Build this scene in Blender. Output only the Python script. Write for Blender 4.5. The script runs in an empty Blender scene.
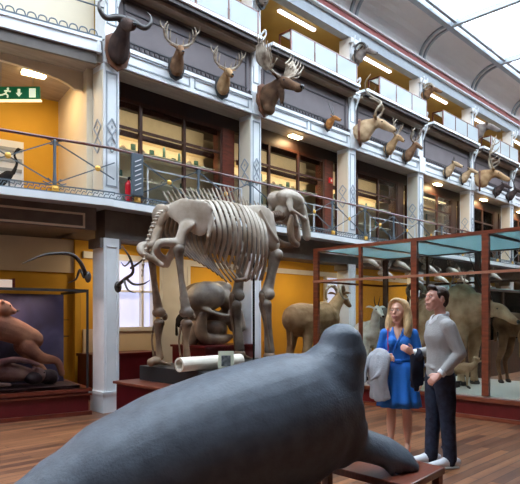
import bpy, bmesh, math, random
from mathutils import Vector, Matrix, Euler, noise
random.seed(7)
C = bpy.context.scene.collection
SC = bpy.context.scene
PI = math.pi
S2 = math.sqrt(2)
EYE = 1.52; F = 570.0

def W(u, v, D):
    """a point of the hall seen at (u, v) at distance D along the view axis"""
    x = (u-260)/F*D; z = EYE+(316-v)/F*D
    return Vector(((x+D)/S2, (D-x)/S2, z))

# ------------------------------------------------------------------ materials
MATS = {}
def mat(name, col, rough=.5, metal=0, var=0, vscale=6, bump=0, bscale=40, stretch=None, col2=None, emit=0, ecol=None, coat=0, spec=.5):
    m = bpy.data.materials.new(name); m.use_nodes = True
    nt = m.node_tree; b = nt.nodes['Principled BSDF']
    b.inputs['Base Color'].default_value = (*col, 1)
    b.inputs['Roughness'].default_value = rough
    b.inputs['Metallic'].default_value = metal
    b.inputs['Coat Weight'].default_value = coat
    b.inputs['Specular IOR Level'].default_value = spec
    if emit:
        b.inputs['Emission Color'].default_value = (*(ecol or col), 1)
        b.inputs['Emission Strength'].default_value = emit
    tc = nt.nodes.new('ShaderNodeTexCoord'); mp = nt.nodes.new('ShaderNodeMapping')
    nt.links.new(tc.outputs['Object'], mp.inputs['Vector'])
    if stretch: mp.inputs['Scale'].default_value = stretch
    if var or col2:
        n = nt.nodes.new('ShaderNodeTexNoise'); n.inputs['Scale'].default_value = vscale; n.inputs['Detail'].default_value = 5
        nt.links.new(mp.outputs[0], n.inputs['Vector'])
        r = nt.nodes.new('ShaderNodeValToRGB')
        c2 = col2 or tuple(min(1, c*(1-var)) for c in col)
        r.color_ramp.elements[0].position = .35; r.color_ramp.elements[1].position = .65
        r.color_ramp.elements[0].color = (*c2, 1); r.color_ramp.elements[1].color = (*col, 1)
        nt.links.new(n.outputs['Fac'], r.inputs[0]); nt.links.new(r.outputs[0], b.inputs['Base Color'])
    if bump:
        n2 = nt.nodes.new('ShaderNodeTexNoise'); n2.inputs['Scale'].default_value = bscale; n2.inputs['Detail'].default_value = 6
        nt.links.new(mp.outputs[0], n2.inputs['Vector'])
        bp = nt.nodes.new('ShaderNodeBump'); bp.inputs['Strength'].default_value = bump; bp.inputs['Distance'].default_value = .02
        nt.links.new(n2.outputs['Fac'], bp.inputs['Height']); nt.links.new(bp.outputs[0], b.inputs['Normal'])
    MATS[name] = m; return m

def glass(name, tint=(1,1,1), refl=.12, rough=.02):
    m = bpy.data.materials.new(name); m.use_nodes = True
    nt = m.node_tree; nt.nodes.clear()
    o = nt.nodes.new('ShaderNodeOutputMaterial'); mx = nt.nodes.new('ShaderNodeMixShader')
    t = nt.nodes.new('ShaderNodeBsdfTransparent'); t.inputs[0].default_value = (*tint, 1)
    g = nt.nodes.new('ShaderNodeBsdfGlossy'); g.inputs['Roughness'].default_value = rough
    lw = nt.nodes.new('ShaderNodeLayerWeight'); lw.inputs[0].default_value = refl
    nt.links.new(lw.outputs['Fresnel'], mx.inputs[0]); nt.links.new(t.outputs[0], mx.inputs[1]); nt.links.new(g.outputs[0], mx.inputs[2])
    nt.links.new(mx.outputs[0], o.inputs[0]); MATS[name] = m; return m

def milk(name, col, trans=.5):
    """milky pane: part translucent, part diffuse, glossy skin"""
    m = bpy.data.materials.new(name); m.use_nodes = True
    nt = m.node_tree; b = nt.nodes['Principled BSDF']; o = nt.nodes['Material Output']
    b.inputs['Base Color'].default_value = (*col, 1); b.inputs['Roughness'].default_value = .12
    tr = nt.nodes.new('ShaderNodeBsdfTransparent'); tr.inputs[0].default_value = (*col, 1)
    mx = nt.nodes.new('ShaderNodeMixShader'); mx.inputs[0].default_value = trans
    tl = nt.nodes.new('ShaderNodeBsdfTranslucent'); tl.inputs[0].default_value = (*col, 1)
    m1 = nt.nodes.new('ShaderNodeMixShader'); m1.inputs[0].default_value = .5
    nt.links.new(b.outputs[0], m1.inputs[1]); nt.links.new(tl.outputs[0], m1.inputs[2])
    nt.links.new(m1.outputs[0], mx.inputs[1]); nt.links.new(tr.outputs[0], mx.inputs[2]); nt.links.new(mx.outputs[0], o.inputs[0])
    MATS[name] = m; return m

white = mat('white_paint', (.80,.81,.82), .45, var=.08, vscale=3)
grey = mat('grey_paint', (.36,.39,.42), .45, var=.1)
ironwork = mat('painted_iron', (.11,.135,.16), .45, metal=.2)
cream = mat('cream_paint', (.78,.66,.48), .6, var=.06, vscale=2)
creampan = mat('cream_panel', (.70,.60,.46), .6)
yellow = mat('yellow_wall_paint', (.78,.43,.035), .7, var=.12, vscale=1.5)
mustard = mat('mustard_warm_light_tint', (.50,.32,.08), .75, var=.15, vscale=2)  # mustard tone puts the warm lamplight of the top gallery into the colour
mauve = mat('mauve_panel_paint', (.135,.105,.108), .55, var=.12, vscale=4)
darkline = mat('dark_moulding', (.05,.04,.045), .5)
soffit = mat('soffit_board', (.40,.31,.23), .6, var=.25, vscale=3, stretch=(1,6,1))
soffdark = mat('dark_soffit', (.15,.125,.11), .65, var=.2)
brown = mat('brown_wood', (.085,.032,.02), .35, var=.4, vscale=5, stretch=(8,8,1), coat=.2)
header = mat('dark_header', (.035,.02,.016), .5)
maho = mat('red_mahogany', (.17,.030,.016), .3, var=.45, vscale=4, stretch=(1,1,6), coat=.3)
redpaint = mat('dark_red_paint', (.11,.007,.010), .35, var=.2)
plinthtop = mat('plinth_top_wood', (.24,.060,.032), .28, var=.35, vscale=6, stretch=(1,7,1), coat=.3)
gold = mat('gold_paint', (.85,.48,.10), .35, metal=.4)
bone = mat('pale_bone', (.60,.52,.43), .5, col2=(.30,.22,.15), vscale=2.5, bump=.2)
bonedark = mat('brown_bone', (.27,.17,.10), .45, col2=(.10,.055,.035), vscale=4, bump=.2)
bonegrey = mat('grey_brown_bone', (.32,.26,.20), .5, col2=(.09,.06,.045), vscale=3, bump=.2)
sealskin = mat('dark_grey_seal_skin', (.10,.118,.148), .5, var=.3, vscale=9, bump=.22, bscale=55, stretch=(1,1,1))
redstripe = mat('cornice_red', (.36,.10,.09), .6)
covepaint = mat('cove_paint', (.80,.75,.73), .7, var=.05, vscale=1)
horn = mat('dark_horn', (.06,.05,.045), .35, var=.3, vscale=12)
hornpale = mat('pale_horn', (.45,.36,.26), .45, var=.4, vscale=14)
antlerm = mat('antler_bone', (.52,.43,.33), .5, col2=(.14,.09,.06), vscale=7)
black = mat('black_gloss', (.015,.013,.013), .25)
blackm = mat('black_matt', (.02,.018,.018), .6)
plaquem = mat('brown_shield_wood', (.20,.075,.035), .4, var=.3)
def fur(name, c, c2, sc=5): return mat(name, c, .85, col2=c2, vscale=sc, bump=.35, bscale=60, spec=.2)
f_dark = fur('dark_brown_fur', (.09,.055,.045), (.035,.022,.02))
f_brown = fur('brown_fur', (.27,.15,.08), (.13,.065,.035))
f_moose = fur('moose_fur', (.16,.085,.045), (.06,.03,.018))
f_tan = fur('tan_fur', (.48,.30,.155), (.28,.155,.07))
f_pale = fur('pale_tan_fur', (.60,.42,.25), (.34,.21,.11))
f_white = fur('white_goat_fur', (.86,.82,.72), (.62,.55,.44), 8)
f_grey = fur('grey_fur', (.28,.24,.21), (.14,.11,.10))
f_black = fur('black_fur', (.02,.018,.018), (.012,.01,.01))
f_orange = fur('orange_fur', (.55,.24,.07), (.30,.11,.03))
casefloor = mat('case_floor_paint', (.70,.66,.58), .7)
caseback = mat('case_back_lining', (.72,.62,.44), .7, var=.1)
skyfill = glass('skylight_glass', (.93,.96,.98), .05)
pane = glass('clear_glass', (.94,.95,.94), .10)
tealpane = milk('teal_roof_glass', (.42,.56,.57), .35)
skyglare = milk('sky_reflection_glass', (.70,.75,.77), .15)  # whiteness stands for the skylight reflected in the panes
casewood = mat('case_mahogany', (.27,.062,.026), .28, var=.45, vscale=4, stretch=(1,1,6), coat=.4)
skin = mat('skin', (.80,.43,.30), .5, var=.08)
skinf = mat('skin_face', (.80,.42,.32), .45, var=.08)
def lampm(name, col, s): return mat(name, col, .5, emit=s, ecol=col)
tube_em = lampm('fluorescent_light', (1,.93,.97), 4)
warm_em = lampm('warm_lamp_light', (1,.72,.36), 14)
strip_em = lampm('case_strip_light', (1,.80,.42), 1.0)
cool_em = lampm('window_daylight', (.62,.66,.92), .62)

def floor_mat():
    m = bpy.data.materials.new('hardwood_floor'); m.use_nodes = True
    nt = m.node_tree; b = nt.nodes['Principled BSDF']; L = nt.links
    tc = nt.nodes.new('ShaderNodeTexCoord'); br = nt.nodes.new('ShaderNodeTexBrick')
    br.inputs['Scale'].default_value = 1; br.inputs['Brick Width'].default_value = 1.3; br.inputs['Row Height'].default_value = .11
    br.inputs['Mortar Size'].default_value = .004; br.inputs['Color1'].default_value = (.36,.15,.065,1)
    br.inputs['Color2'].default_value = (.075,.026,.016,1); br.inputs['Mortar'].default_value = (.03,.012,.01,1); br.inputs['Bias'].default_value = -.1
    L.new(tc.outputs['Object'], br.inputs['Vector'])
    mp = nt.nodes.new('ShaderNodeMapping'); mp.inputs['Scale'].default_value = (.5,6,1); L.new(tc.outputs['Object'], mp.inputs[0])
    n = nt.nodes.new('ShaderNodeTexNoise'); n.inputs['Scale'].default_value = 2.2; n.inputs['Detail'].default_value = 6; L.new(mp.outputs[0], n.inputs['Vector'])
    mx = nt.nodes.new('ShaderNodeMix'); mx.data_type = 'RGBA'; mx.blend_type = 'MULTIPLY'; mx.inputs[0].default_value = .8
    r = nt.nodes.new('ShaderNodeValToRGB'); r.color_ramp.elements[0].position = .3; r.color_ramp.elements[1].position = .7
    r.color_ramp.elements[0].color = (.45,.4,.42,1); r.color_ramp.elements[1].color = (1.0,1.0,1.0,1)
    L.new(n.outputs['Fac'], r.inputs[0]); L.new(br.outputs['Color'], mx.inputs[6]); L.new(r.outputs[0], mx.inputs[7])
    L.new(mx.outputs[2], b.inputs['Base Color']); b.inputs['Roughness'].default_value = .38
    return m
floorm = floor_mat()

def painting_mat():
    m = bpy.data.materials.new('painted_backdrop'); m.use_nodes = True
    nt = m.node_tree; b = nt.nodes['Principled BSDF']; L = nt.links
    tc = nt.nodes.new('ShaderNodeTexCoord')
    n = nt.nodes.new('ShaderNodeTexNoise'); n.inputs['Scale'].default_value = 1.6; n.inputs['Detail'].default_value = 4; n.inputs['Distortion'].default_value = .8
    L.new(tc.outputs['Object'], n.inputs['Vector'])
    r = nt.nodes.new('ShaderNodeValToRGB'); e = r.color_ramp.elements
    e[0].position = .3; e[0].color = (.012,.008,.02,1); e[1].position = .75; e[1].color = (.13,.10,.16,1)
    k = e.new(.5); k.color = (.035,.03,.075,1)
    L.new(n.outputs['Fac'], r.inputs[0]); L.new(r.outputs[0], b.inputs['Base Color']); b.inputs['Roughness'].default_value = .6
    return m
paintm = painting_mat()

# ------------------------------------------------------------------ mesh helpers
I4 = Matrix.Identity(4)
class MB:
    def __init__(s, M=None): s.bm = bmesh.new(); s.M = M or I4
    def v(s, p): return s.bm.verts.new(s.M @ Vector(p))
    def box(s, a, b):
        x0,x1 = sorted((a[0],b[0])); y0,y1 = sorted((a[1],b[1])); z0,z1 = sorted((a[2],b[2]))
        vs = [s.v(p) for p in ((x0,y0,z0),(x1,y0,z0),(x1,y1,z0),(x0,y1,z0),(x0,y0,z1),(x1,y0,z1),(x1,y1,z1),(x0,y1,z1))]
        for f in ((0,3,2,1),(4,5,6,7),(0,1,5,4),(1,2,6,5),(2,3,7,6),(3,0,4,7)): s.bm.faces.new([vs[i] for i in f])
        return s
    def bar(s, p, q, w, h=None):
        """rectangular bar from p to q"""
        p, q = Vector(p), Vector(q); h = h or w; d = (q-p).normalized()
        up = Vector((0,0,1)) if abs(d.z) < .95 else Vector((0,1,0))
        r = d.cross(up).normalized(); u = r.cross(d)
        vs = [s.v(c + r*(sx*w/2) + u*(sz*h/2)) for c in (p,q) for sx,sz in ((-1,-1),(1,-1),(1,1),(-1,1))]
        for f in ((0,1,2,3),(7,6,5,4),(0,4,5,1),(1,5,6,2),(2,6,7,3),(3,7,4,0)): s.bm.faces.new([vs[i] for i in f])
        return s
    def tube(s, pts, rad, seg=10, sub=4, caps=True, side=None):
        pts = [Vector(p) for p in pts]; n = len(pts)
        if not hasattr(rad, '__len__'): rad = [rad]*n
        rad = [(r, r) if not hasattr(r, '__len__') else r for r in rad]
        P, R = [], []
        for i in range(n-1):
            p0 = pts[max(i-1,0)]; p1 = pts[i]; p2 = pts[i+1]; p3 = pts[min(i+2,n-1)]
            for k in range(sub):
                t = k/sub
                P.append(.5*((2*p1)+(p2-p0)*t+(2*p0-5*p1+4*p2-p3)*t*t+(3*p1-p0-3*p2+p3)*t**3))
                tt = t*t*(3-2*t) if n > 2 else t
                R.append((rad[i][0]*(1-tt)+rad[i+1][0]*tt, rad[i][1]*(1-tt)+rad[i+1][1]*tt))
        P.append(pts[-1]); R.append(rad[-1])
        if caps:
            d0 = (P[0]-P[1]).normalized(); d1 = (P[-1]-P[-2]).normalized()
            r0 = min(R[0]); r1 = min(R[-1])
            P = [P[0]+d0*r0*.95, P[0]+d0*r0*.62] + P + [P[-1]+d1*r1*.62, P[-1]+d1*r1*.95]
            R = [(R[0][0]*.28,R[0][1]*.28),(R[0][0]*.78,R[0][1]*.78)] + R + [(R[-1][0]*.78,R[-1][1]*.78),(R[-1][0]*.28,R[-1][1]*.28)]
        rings = []; ref = Vector(side) if side else None; last = None
        for i, p in enumerate(P):
            d = (P[min(i+1,len(P)-1)]-P[max(i-1,0)]).normalized()
            if ref is None:
                ref = Vector((0,0,1)).cross(d) if abs(d.z) < .9 else Vector((1,0,0))
            a = (ref - d*ref.dot(d))
            a = a.normalized() if a.length > 1e-6 else last
            ref = a if not side else ref
            last = a; c = d.cross(a)
            rings.append([s.v(p + a*(math.cos(2*PI*j/seg)*R[i][0]) + c*(math.sin(2*PI*j/seg)*R[i][1])) for j in range(seg)])
        for i in range(len(rings)-1):
            for j in range(seg):
                s.bm.faces.new((rings[i][j], rings[i][(j+1)%seg], rings[i+1][(j+1)%seg], rings[i+1][j]))
        s.bm.faces.new(rings[0][::-1]); s.bm.faces.new(rings[-1])
        return s
    def ell(s, c, r, rot=(0,0,0), seg=14):
        M = s.M @ Matrix.Translation(Vector(c)) @ Euler([math.radians(x) for x in rot]).to_matrix().to_4x4() @ Matrix.Diagonal((*((r,)*3 if not hasattr(r,'__len__') else r),1))
        bmesh.ops.create_uvsphere(s.bm, u_segments=seg, v_segments=max(6,seg*2//3), radius=1, matrix=M); return s
    def cyl(s, p, q, r, seg=14, r2=None):
        return s.tube([p,q],[r, r if r2 is None else r2], seg=seg, sub=1, caps=False)
    def prism(s, poly, z0, z1):
        lo = [s.v((x,y,z0)) for x,y in poly]; hi = [s.v((x,y,z1)) for x,y in poly]; n = len(poly)
        s.bm.faces.new(lo[::-1]); s.bm.faces.new(hi)
        for i in range(n): s.bm.faces.new((lo[i],lo[(i+1)%n],hi[(i+1)%n],hi[i]))
        return s
    def prism_xz(s, poly, y0, y1):
        lo = [s.v((x,y0,z)) for x,z in poly]; hi = [s.v((x,y1,z)) for x,z in poly]; n = len(poly)
        s.bm.faces.new(lo); s.bm.faces.new(hi[::-1])
        for i in range(n): s.bm.faces.new((lo[i],hi[i],hi[(i+1)%n],lo[(i+1)%n]))
        return s
    def build(s, name, m, parent=None, bevel=0, smooth=False, organic=0, sm=4, vox=None):
        bmesh.ops.recalc_face_normals(s.bm, faces=s.bm.faces[:])
        me = bpy.data.meshes.new(name); s.bm.to_mesh(me); s.bm.free()
        o = bpy.data.objects.new(name, me)
        me.materials.append(m); C.objects.link(o)
        if organic or bevel:
            if organic:
                r = o.modifiers.new('r','REMESH'); r.mode = 'VOXEL'; r.voxel_size = organic
                k = o.modifiers.new('s','SMOOTH'); k.factor = .5; k.iterations = sm
            else:
                k = o.modifiers.new('b','BEVEL'); k.width = bevel; k.segments = 2; k.limit_method = 'ANGLE'
            dg = bpy.context.evaluated_depsgraph_get(); dg.update()
            nm = bpy.data.meshes.new_from_object(o.evaluated_get(dg)); o.modifiers.clear(); o.data = nm; nm.name = name
            if not len(nm.materials): nm.materials.append(m)
            me = nm
        if smooth or organic:
            for p in me.polygons: p.use_smooth = True
        if parent: o.parent = parent
        return o

def tag(o, label=None, cat=None, group=None, kind=None):
    if label: o['label'] = label
    if cat: o['category'] = cat
    if group: o['group'] = group
    if kind: o['kind'] = kind
    return o
def thing(name, label, cat, loc=(0,0,0), rz=0, group=None):
    o = bpy.data.objects.new(name, None); C.objects.link(o); o.location = loc; o.rotation_euler.z = rz
    o.empty_display_size = .1
    return tag(o, label, cat, group)
def struct(name, mb, m, **k): return tag(mb.build(name, m, **k), kind='structure')
def copy_tree(o, parent=None):
    c = o.copy(); C.objects.link(c)
    if parent: c.parent = parent
    for ch in list(o.children): copy_tree(ch, c)
    return c
ORD = ['first','second','third','fourth','fifth','sixth','seventh','eighth','ninth','tenth','eleventh','twelfth','thirteenth','fourteenth','fifteenth','sixteenth','seventeenth','eighteenth']

# ------------------------------------------------------------------ hall constants
B = 8.05                              # front plane of the piers
PA = [4.59+3.22*k for k in range(7)]  # left edge of every pier's front
PW = .27; PD = .35
XE = PA[6]+PW                          # far end
ZF1, ZR1 = 3.32, 4.11
ZS1 = 2.75; ZC2 = 5.50; ZT2 = 5.88; ZC3 = 8.2
WB = 10.0
ldir = Vector((-.981,.194,0)); lnrm = Vector((.194,.981,0))
# left bay frame: x runs along the angled front towards the right (s<0 is left), y into the gallery
LM = Matrix.Translation((4.59,8.05,0)) @ Matrix(((-ldir.x, lnrm.x,0,0),(-ldir.y, lnrm.y,0,0),(0,0,1,0),(0,0,0,1)))
LL = -5.2

SKYZ = 9.3; SYN = 2.4  # SYN: unseen skylight edge, pulled in to darken the seal's near side
darkwall = mat('dark_unseen_wall', (.05,.028,.022), .6, var=.4)  # for walls out of view, darkened to cut bounced light
# ------------------------------------------------------------------ setting
struct('floor', MB().box((-4,-5,-.1),(24,12,0)), floorm)
struct('wall_right', MB().box((-4,-5.2,0),(24,-5,9.4)), darkwall)
struct('wall_behind', MB().box((-4.2,-5,0),(-4,12,9.4)), darkwall)
struct('wall_end', MB().box((24,-5,0),(24.2,12,9.4)), soffit)
struct('ceiling', MB().box((-4,-5,SKYZ),(24,SYN-.2,SKYZ+.2)), soffit)  # solid roof out of view, added to keep light off the seal's near side
# wall behind the galleries, ground floor with window opening
wx0, wx1 = 5.95, 6.88
mb = MB(); mb.box((5.1,WB,0),(wx0,WB+.2,3.3)); mb.box((wx0,WB,0),(wx1,WB+.2,1.28)); mb.box((wx1,WB,0),(24,WB+.2,3.3)); mb.box((wx0,WB,2.70),(wx1,WB+.2,3.3))
struct('wall_gallery_ground', mb, yellow)
struct('wall_gallery_first', MB().box((5.2,WB,ZF1),(24,WB+.2,ZC2)), cream)
struct('wall_gallery_second', MB().box((4.9,WB,ZT2),(24,WB+.2,ZC3)), mustard)
# lower part of wall below the window in cream
struct('trim_1', MB().box((5.25,WB-.03,.55),(7.9,WB-.002,1.27)), cream)
struct('trim_2', MB().box((5.25,WB-.05,2.62),(24,WB-.002,2.745)), white)
struct('trim_40', MB().box((6.97,WB-.06,0),(7.78,WB-.051,2.75)).box((7.02,WB-.075,.1),(7.05,WB-.061,2.6)).box((7.70,WB-.075,.1),(7.73,WB-.061,2.6)), white)
struct('trim_41', MB().box((5.1,WB+.2,0),(24,WB+.4,8.7)), soffdark)
t = thing('window_1','tall pale ground floor window behind the hind legs of the big skeleton','window',(0,0,0)); tag(t,kind='structure'); del t['category']
MB().box((wx0,WB+.1,1.28),(wx1,WB+.12,2.75)).build('window_pane', cool_em, t)
f = MB(); f.box((wx0,WB-.04,1.28),(wx0+.07,WB+.09,2.7)); f.box((wx1-.07,WB-.04,1.28),(wx1,WB+.09,2.7))
f.box((wx0,WB-.06,1.22),(wx1,WB+.09,1.30)); f.box((wx0+.6,WB-.02,1.3),(wx0+.65,WB+.09,2.7)); f.box((wx0+.07,WB-.02,2.0),(wx1-.07,WB+.09,2.04))
f.build('window_frame', white, t)
t2 = thing('window_2','','window'); del t2['category']; tag(t2, 'second pale window seen through the left end of the glass case', kind='structure')
MB().box((12.6,WB-.03,1.0),(13.1,WB-.02,2.6)).build('window_pane', cool_em, t2)
f = MB(); f.box((12.5,WB-.06,.9),(12.6,WB-.002,2.61)); f.box((13.1,WB-.06,.9),(13.2,WB-.002,2.61)); f.box((12.6,WB-.06,.9),(13.1,WB-.002,1.0)); f.build('window_frame', white, t2)
# gallery slabs (piers stand between them)
struct('floor_gallery_first', MB().box((4.6,7.83,3.2),(24,WB,ZF1)), grey)
struct('trim_3', MB().box((4.6,7.78,3.20),(24,7.828,3.30)), white)
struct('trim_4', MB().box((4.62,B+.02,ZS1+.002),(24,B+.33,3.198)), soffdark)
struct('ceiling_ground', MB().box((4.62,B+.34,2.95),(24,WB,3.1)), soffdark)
struct('ceiling_first', MB().box((4.6,B+.06,ZC2+.004),(24,WB,ZC2+.12)), soffit)
mb = MB(); mb.box((4.6,B,ZC2+.03),(24,B+.06,ZT2-.03))
struct('trim_5', mb, white)
mb = MB(); mb.box((4.6,B-.03,ZC2),(24,B-.001,ZC2+.06)); mb.box((4.6,B-.03,ZT2-.09),(24,B-.001,ZT2-.03))
struct('trim_6', mb, white)
# moulded fascia frames between piers
mb = MB()
for k in range(6):
    x0 = PA[k]+PW+.08; x1 = PA[k+1]-.08; m_ = (x0+x1)/2
    for p,q in ((x0,m_-.05),(m_+.05,x1)):
        mb.box((p,B-.018,ZC2+.09),(q,B-.001,ZC2+.11)); mb.box((p,B-.018,ZT2-.13),(q,B-.001,ZT2-.11))
        mb.box((p,B-.018,ZC2+.09),(p+.02,B-.001,ZT2-.11)); mb.box((q-.02,B-.018,ZC2+.09),(q,B-.001,ZT2-.11))
struct('trim_7', mb, grey)
mb = MB(); mb.box((4.6,B-.03,ZT2-.03),(24,B+.06,ZT2-.005))
x = 4.62
while x < 21: 
    mb.box((x,B-.04,ZT2-.005),(x+.05,B-.01,ZT2+.045)); x += .1
struct('trim_8', mb, darkline)
struct('floor_gallery_second', MB().box((4.6,B+.06,ZC2+.12),(24,WB,ZT2)), soffdark)
struct('ceiling_second', MB().box((4.9,B+.2,ZC3),(24,WB,ZC3+.1)), mustard)
# mauve parapet, one per bay; shelf band
mb = MB(); mbl = MB(); shelf = MB(); shelfd = MB(); shelfb = MB()
for k in range(6):
    x0 = PA[k]+PW; x1 = PA[k+1]
    mb.box((x0,B+.03,ZT2+.001),(x1,B+.09,6.74))
    for z in (5.97, 6.62, 6.46):
        mbl.box((x0+.1,B+.012,z),(x1-.1,B+.029,z+.022))
    for xx in (x0+.1,x1-.13): mbl.box((xx,B+.012,5.97),(xx+.025,B+.029,6.64))
    shelfd.box((x0,7.86,6.70),(x1,B+.03,6.76))
    shelfb.box((x0,7.76,6.761),(x1,B+.09,6.84))
    shelf.box((x0,7.72,6.84),(x1,B+.12,6.90))
struct('wall_parapet', mb, mauve); struct('trim_9', mbl, darkline); struct('trim_10', shelfd, soffit); struct('trim_43', shelfb, header); struct('trim_11', shelf, white)
# entablature, red cornice, cove
struct('trim_12', MB().box((4.6,B-.02,8.12),(24,B+.19,8.385)), grey)
struct('trim_13', MB().box((4.6,B-.11,8.385),(24,B+.2,8.42)), white)
struct('trim_14', MB().box((-4,B-.08,8.42),(24,B+.2,8.58)), redstripe)
struct('trim_15', MB().box((-4,B-.14,8.58),(24,B+.2,8.62)), covepaint)
CR = .84; CH = .68
def arc(n=9): return [(B-.0-CR*(1-math.cos(t)), 8.62+CH*math.sin(t)) for t in [i*PI/2/n for i in range(n+1)]]
def extr_arc(x0, x1, off0, off1):
    m = MB(); A = arc(); vs = []
    for x in (x0,x1):
        for o in (off0,off1):
            row = []
            for i,(y,z) in enumerate(A):
                t = i/(len(A)-1)*PI/2
                row.append(m.v((x, y-o*math.cos(t), z-o*math.sin(t))))
            vs.append(row)
    a,b_,c,d = vs; n = len(A)
    for i in range(n-1):
        m.bm.faces.new((a[i],a[i+1],c[i+1],c[i])); m.bm.faces.new((b_[i],b_[i+1],d[i+1],d[i]))
        m.bm.faces.new((a[i],a[i+1],b_[i+1],b_[i])); m.bm.faces.new((c[i],c[i+1],d[i+1],d[i]))
    for i in (0,n-1): m.bm.faces.new((a[i],b_[i],d[i],c[i]))
    return m
struct('ceiling_cove', extr_arc(-4,24,-.1,0), covepaint, smooth=False)
n = 16
for k in range(7):
    xc = PA[k]+PW/2
    for dx in (-.11,.11):
        struct('trim_%d'%n, extr_arc(xc+dx-.035, xc+dx+.035, -.0, .05), grey); n += 1
# skylight
SKY = 8.62+CH; SY0 = B-CR
t = thing('window_3','large pale glazed skylight with dark grey bars over the hall','window'); del t['category']; tag(t,kind='structure')
f = MB(); f.box((-4,SY0-.07,SKY-.06),(24,SY0+.08,SKY+.1)); f.box((-4,SY0-.24,SKY-.02),(24,SY0-.16,SKY+.06)); f.box((-4,SYN-.2,SKY-.06),(24,SYN,SKY+.1))
f.build('skylight_frame', grey, t)
for k in range(-2,7):
    xc = PA[0]+3.22*k+PW/2
    MB().box((xc-.06,SYN,SKY-.07),(xc+.06,SY0-.07,SKY+.08)).build('skylight_bar', grey, t)
g = MB()
for k in range(-2,7):
    xc = PA[0]+3.22*k+PW/2
    for j in (1,2): g.box((xc+3.22*j/3-.012,SYN,SKY+.02),(xc+3.22*j/3+.012,SY0-.07,SKY+.05))
g.build('glazing_bars', white, t)
MB().box((-4,SYN-.2,SKY+.081),(24,SY0+.07,SKY+.09)).build('skylight_glass', skyfill, t)

# left bay shell
mb = MB(LM); mb.box((LL,-.25,3.2),(.05,2.1,ZF1)); struct('floor_gallery_left', mb, grey)
mb = MB(LM); mb.box((LL,-.30,3.20),(.05,-.252,3.30)); struct('trim_31', mb, white)
mb = MB(LM); mb.box((LL,.0,ZS1+.1),(-.12,.33,3.198)); struct('trim_32', mb, soffdark)
mb = MB(LM); mb.box((LL,-.02,2.87),(-.3,-.001,2.9)); mb.box((LL,-.02,3.07),(-.3,-.001,3.10)); mb.box((-.33,-.02,2.9),(-.3,-.001,3.07)); struct('trim_33', mb, creampan)
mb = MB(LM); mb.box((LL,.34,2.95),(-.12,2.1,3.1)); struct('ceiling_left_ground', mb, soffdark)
mb = MB(LM); mb.box((LL,2.1,0),(.4,2.3,3.3)); struct('wall_left_ground', mb, yellow)
mb = MB(LM); mb.box((LL,2.06,2.33),(.2,2.098,2.949)); struct('trim_42', mb, creampan)
mb = MB(LM); mb.box((LL-.2,-.3,0),(LL,2.3,8.7)); struct('wall_left_side', mb, soffdark)
mb = MB(LM); mb.box((LL,2.3,0),(.5,2.5,8.7)); struct('wall_left_back', mb, soffdark)
mb = MB(LM); mb.box((LL,2.1,ZF1),(.1,2.3,ZC2)); struct('wall_left_first', mb, yellow)
mb = MB(LM); mb.box((-.16,.37,ZF1+.001),(-.06,2.099,ZC2-.001)); struct('wall_left_return', mb, cream)
mb = MB(LM); mb.box((LL,.06,ZC2),(.25,2.1,ZC2+.12)); struct('ceiling_left_first', mb, soffit)
mb = MB(LM); mb.box((LL,.0,ZC2-.05),(-.12,.059,ZC2+.12)); struct('trim_34', mb, soffdark)
mb = MB(LM); mb.box((LL,-.02,ZC2+.121),(-.05,.06,ZT2-.03)); struct('trim_35', mb, white)
mb = MB(LM); mb.box((LL,-.045,ZC2+.12),(-.05,-.021,ZC2+.16)); mb.box((LL,-.045,ZT2-.08),(-.05,-.021,ZT2-.03)); mb.box((-.12,-.045,ZC2+.16),(-.08,-.021,ZT2-.08)); struct('trim_36', mb, white)
mb = MB(LM); mb.box((LL,.061,ZC2+.125),(-.0,2.1,ZT2)); struct('floor_left_second', mb, soffdark)
mb = MB(LM); mb.box((LL,.5,ZT2+.001),(.0,.6,8.1)); struct('wall_left_second', mb, cream)
mb = MB(LM); mb.box((LL,-.02,8.12),(-.0,.6,8.44)); struct('trim_37', mb, grey)
mb = MB(LM); mb.box((LL,-.12,8.63),(.2,2.4,8.7)); struct('ceiling_left', mb, covepaint)
mb = MB(LM)
x = LL
while x < -.1:                                   # row of small iron arches along the upper edge
    mb.tube([(x,-.03,ZT2-.03),(x+.02,-.03,ZT2+.05),(x+.07,-.03,ZT2+.07),(x+.12,-.03,ZT2+.05),(x+.14,-.03,ZT2-.03)], .010, seg=5, sub=2); x += .15
mb.box((LL,-.05,ZT2-.029),(-.05,-.0,ZT2-.01))
struct('trim_38', mb, ironwork)
mb = MB(LM)
mb.cyl((LL,.0,6.35),(-.0,.0,6.35),.012, seg=6); struct('trim_39', mb, ironwork)
# arch in the entrance
mb = MB(LM); pts = []
for i in range(13):
    t = PI*i/12; pts.append((-1.7+1.3*math.cos(t)*1.0, 5.25+.2*math.sin(t)))
poly = [(-.3,5.25)]+[(-1.7+1.4*math.cos(PI*i/12), 5.25+.2*math.sin(PI*i/12)) for i in range(13)]+[(-4.9,5.25),(-4.9,5.49),(-.3,5.49)]
poly = [(-.165,5.2),(-.3,5.2)]+[(-1.75+1.4*math.cos(PI*i/12), 5.2+.2*math.sin(PI*i/12)) for i in range(13)][1:]+[(-4.9,5.2),(-4.9,5.499),(-.165,5.499)]
mb.prism_xz(poly, .55, .62); struct('wall_left_arch', mb, cream)

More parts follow.
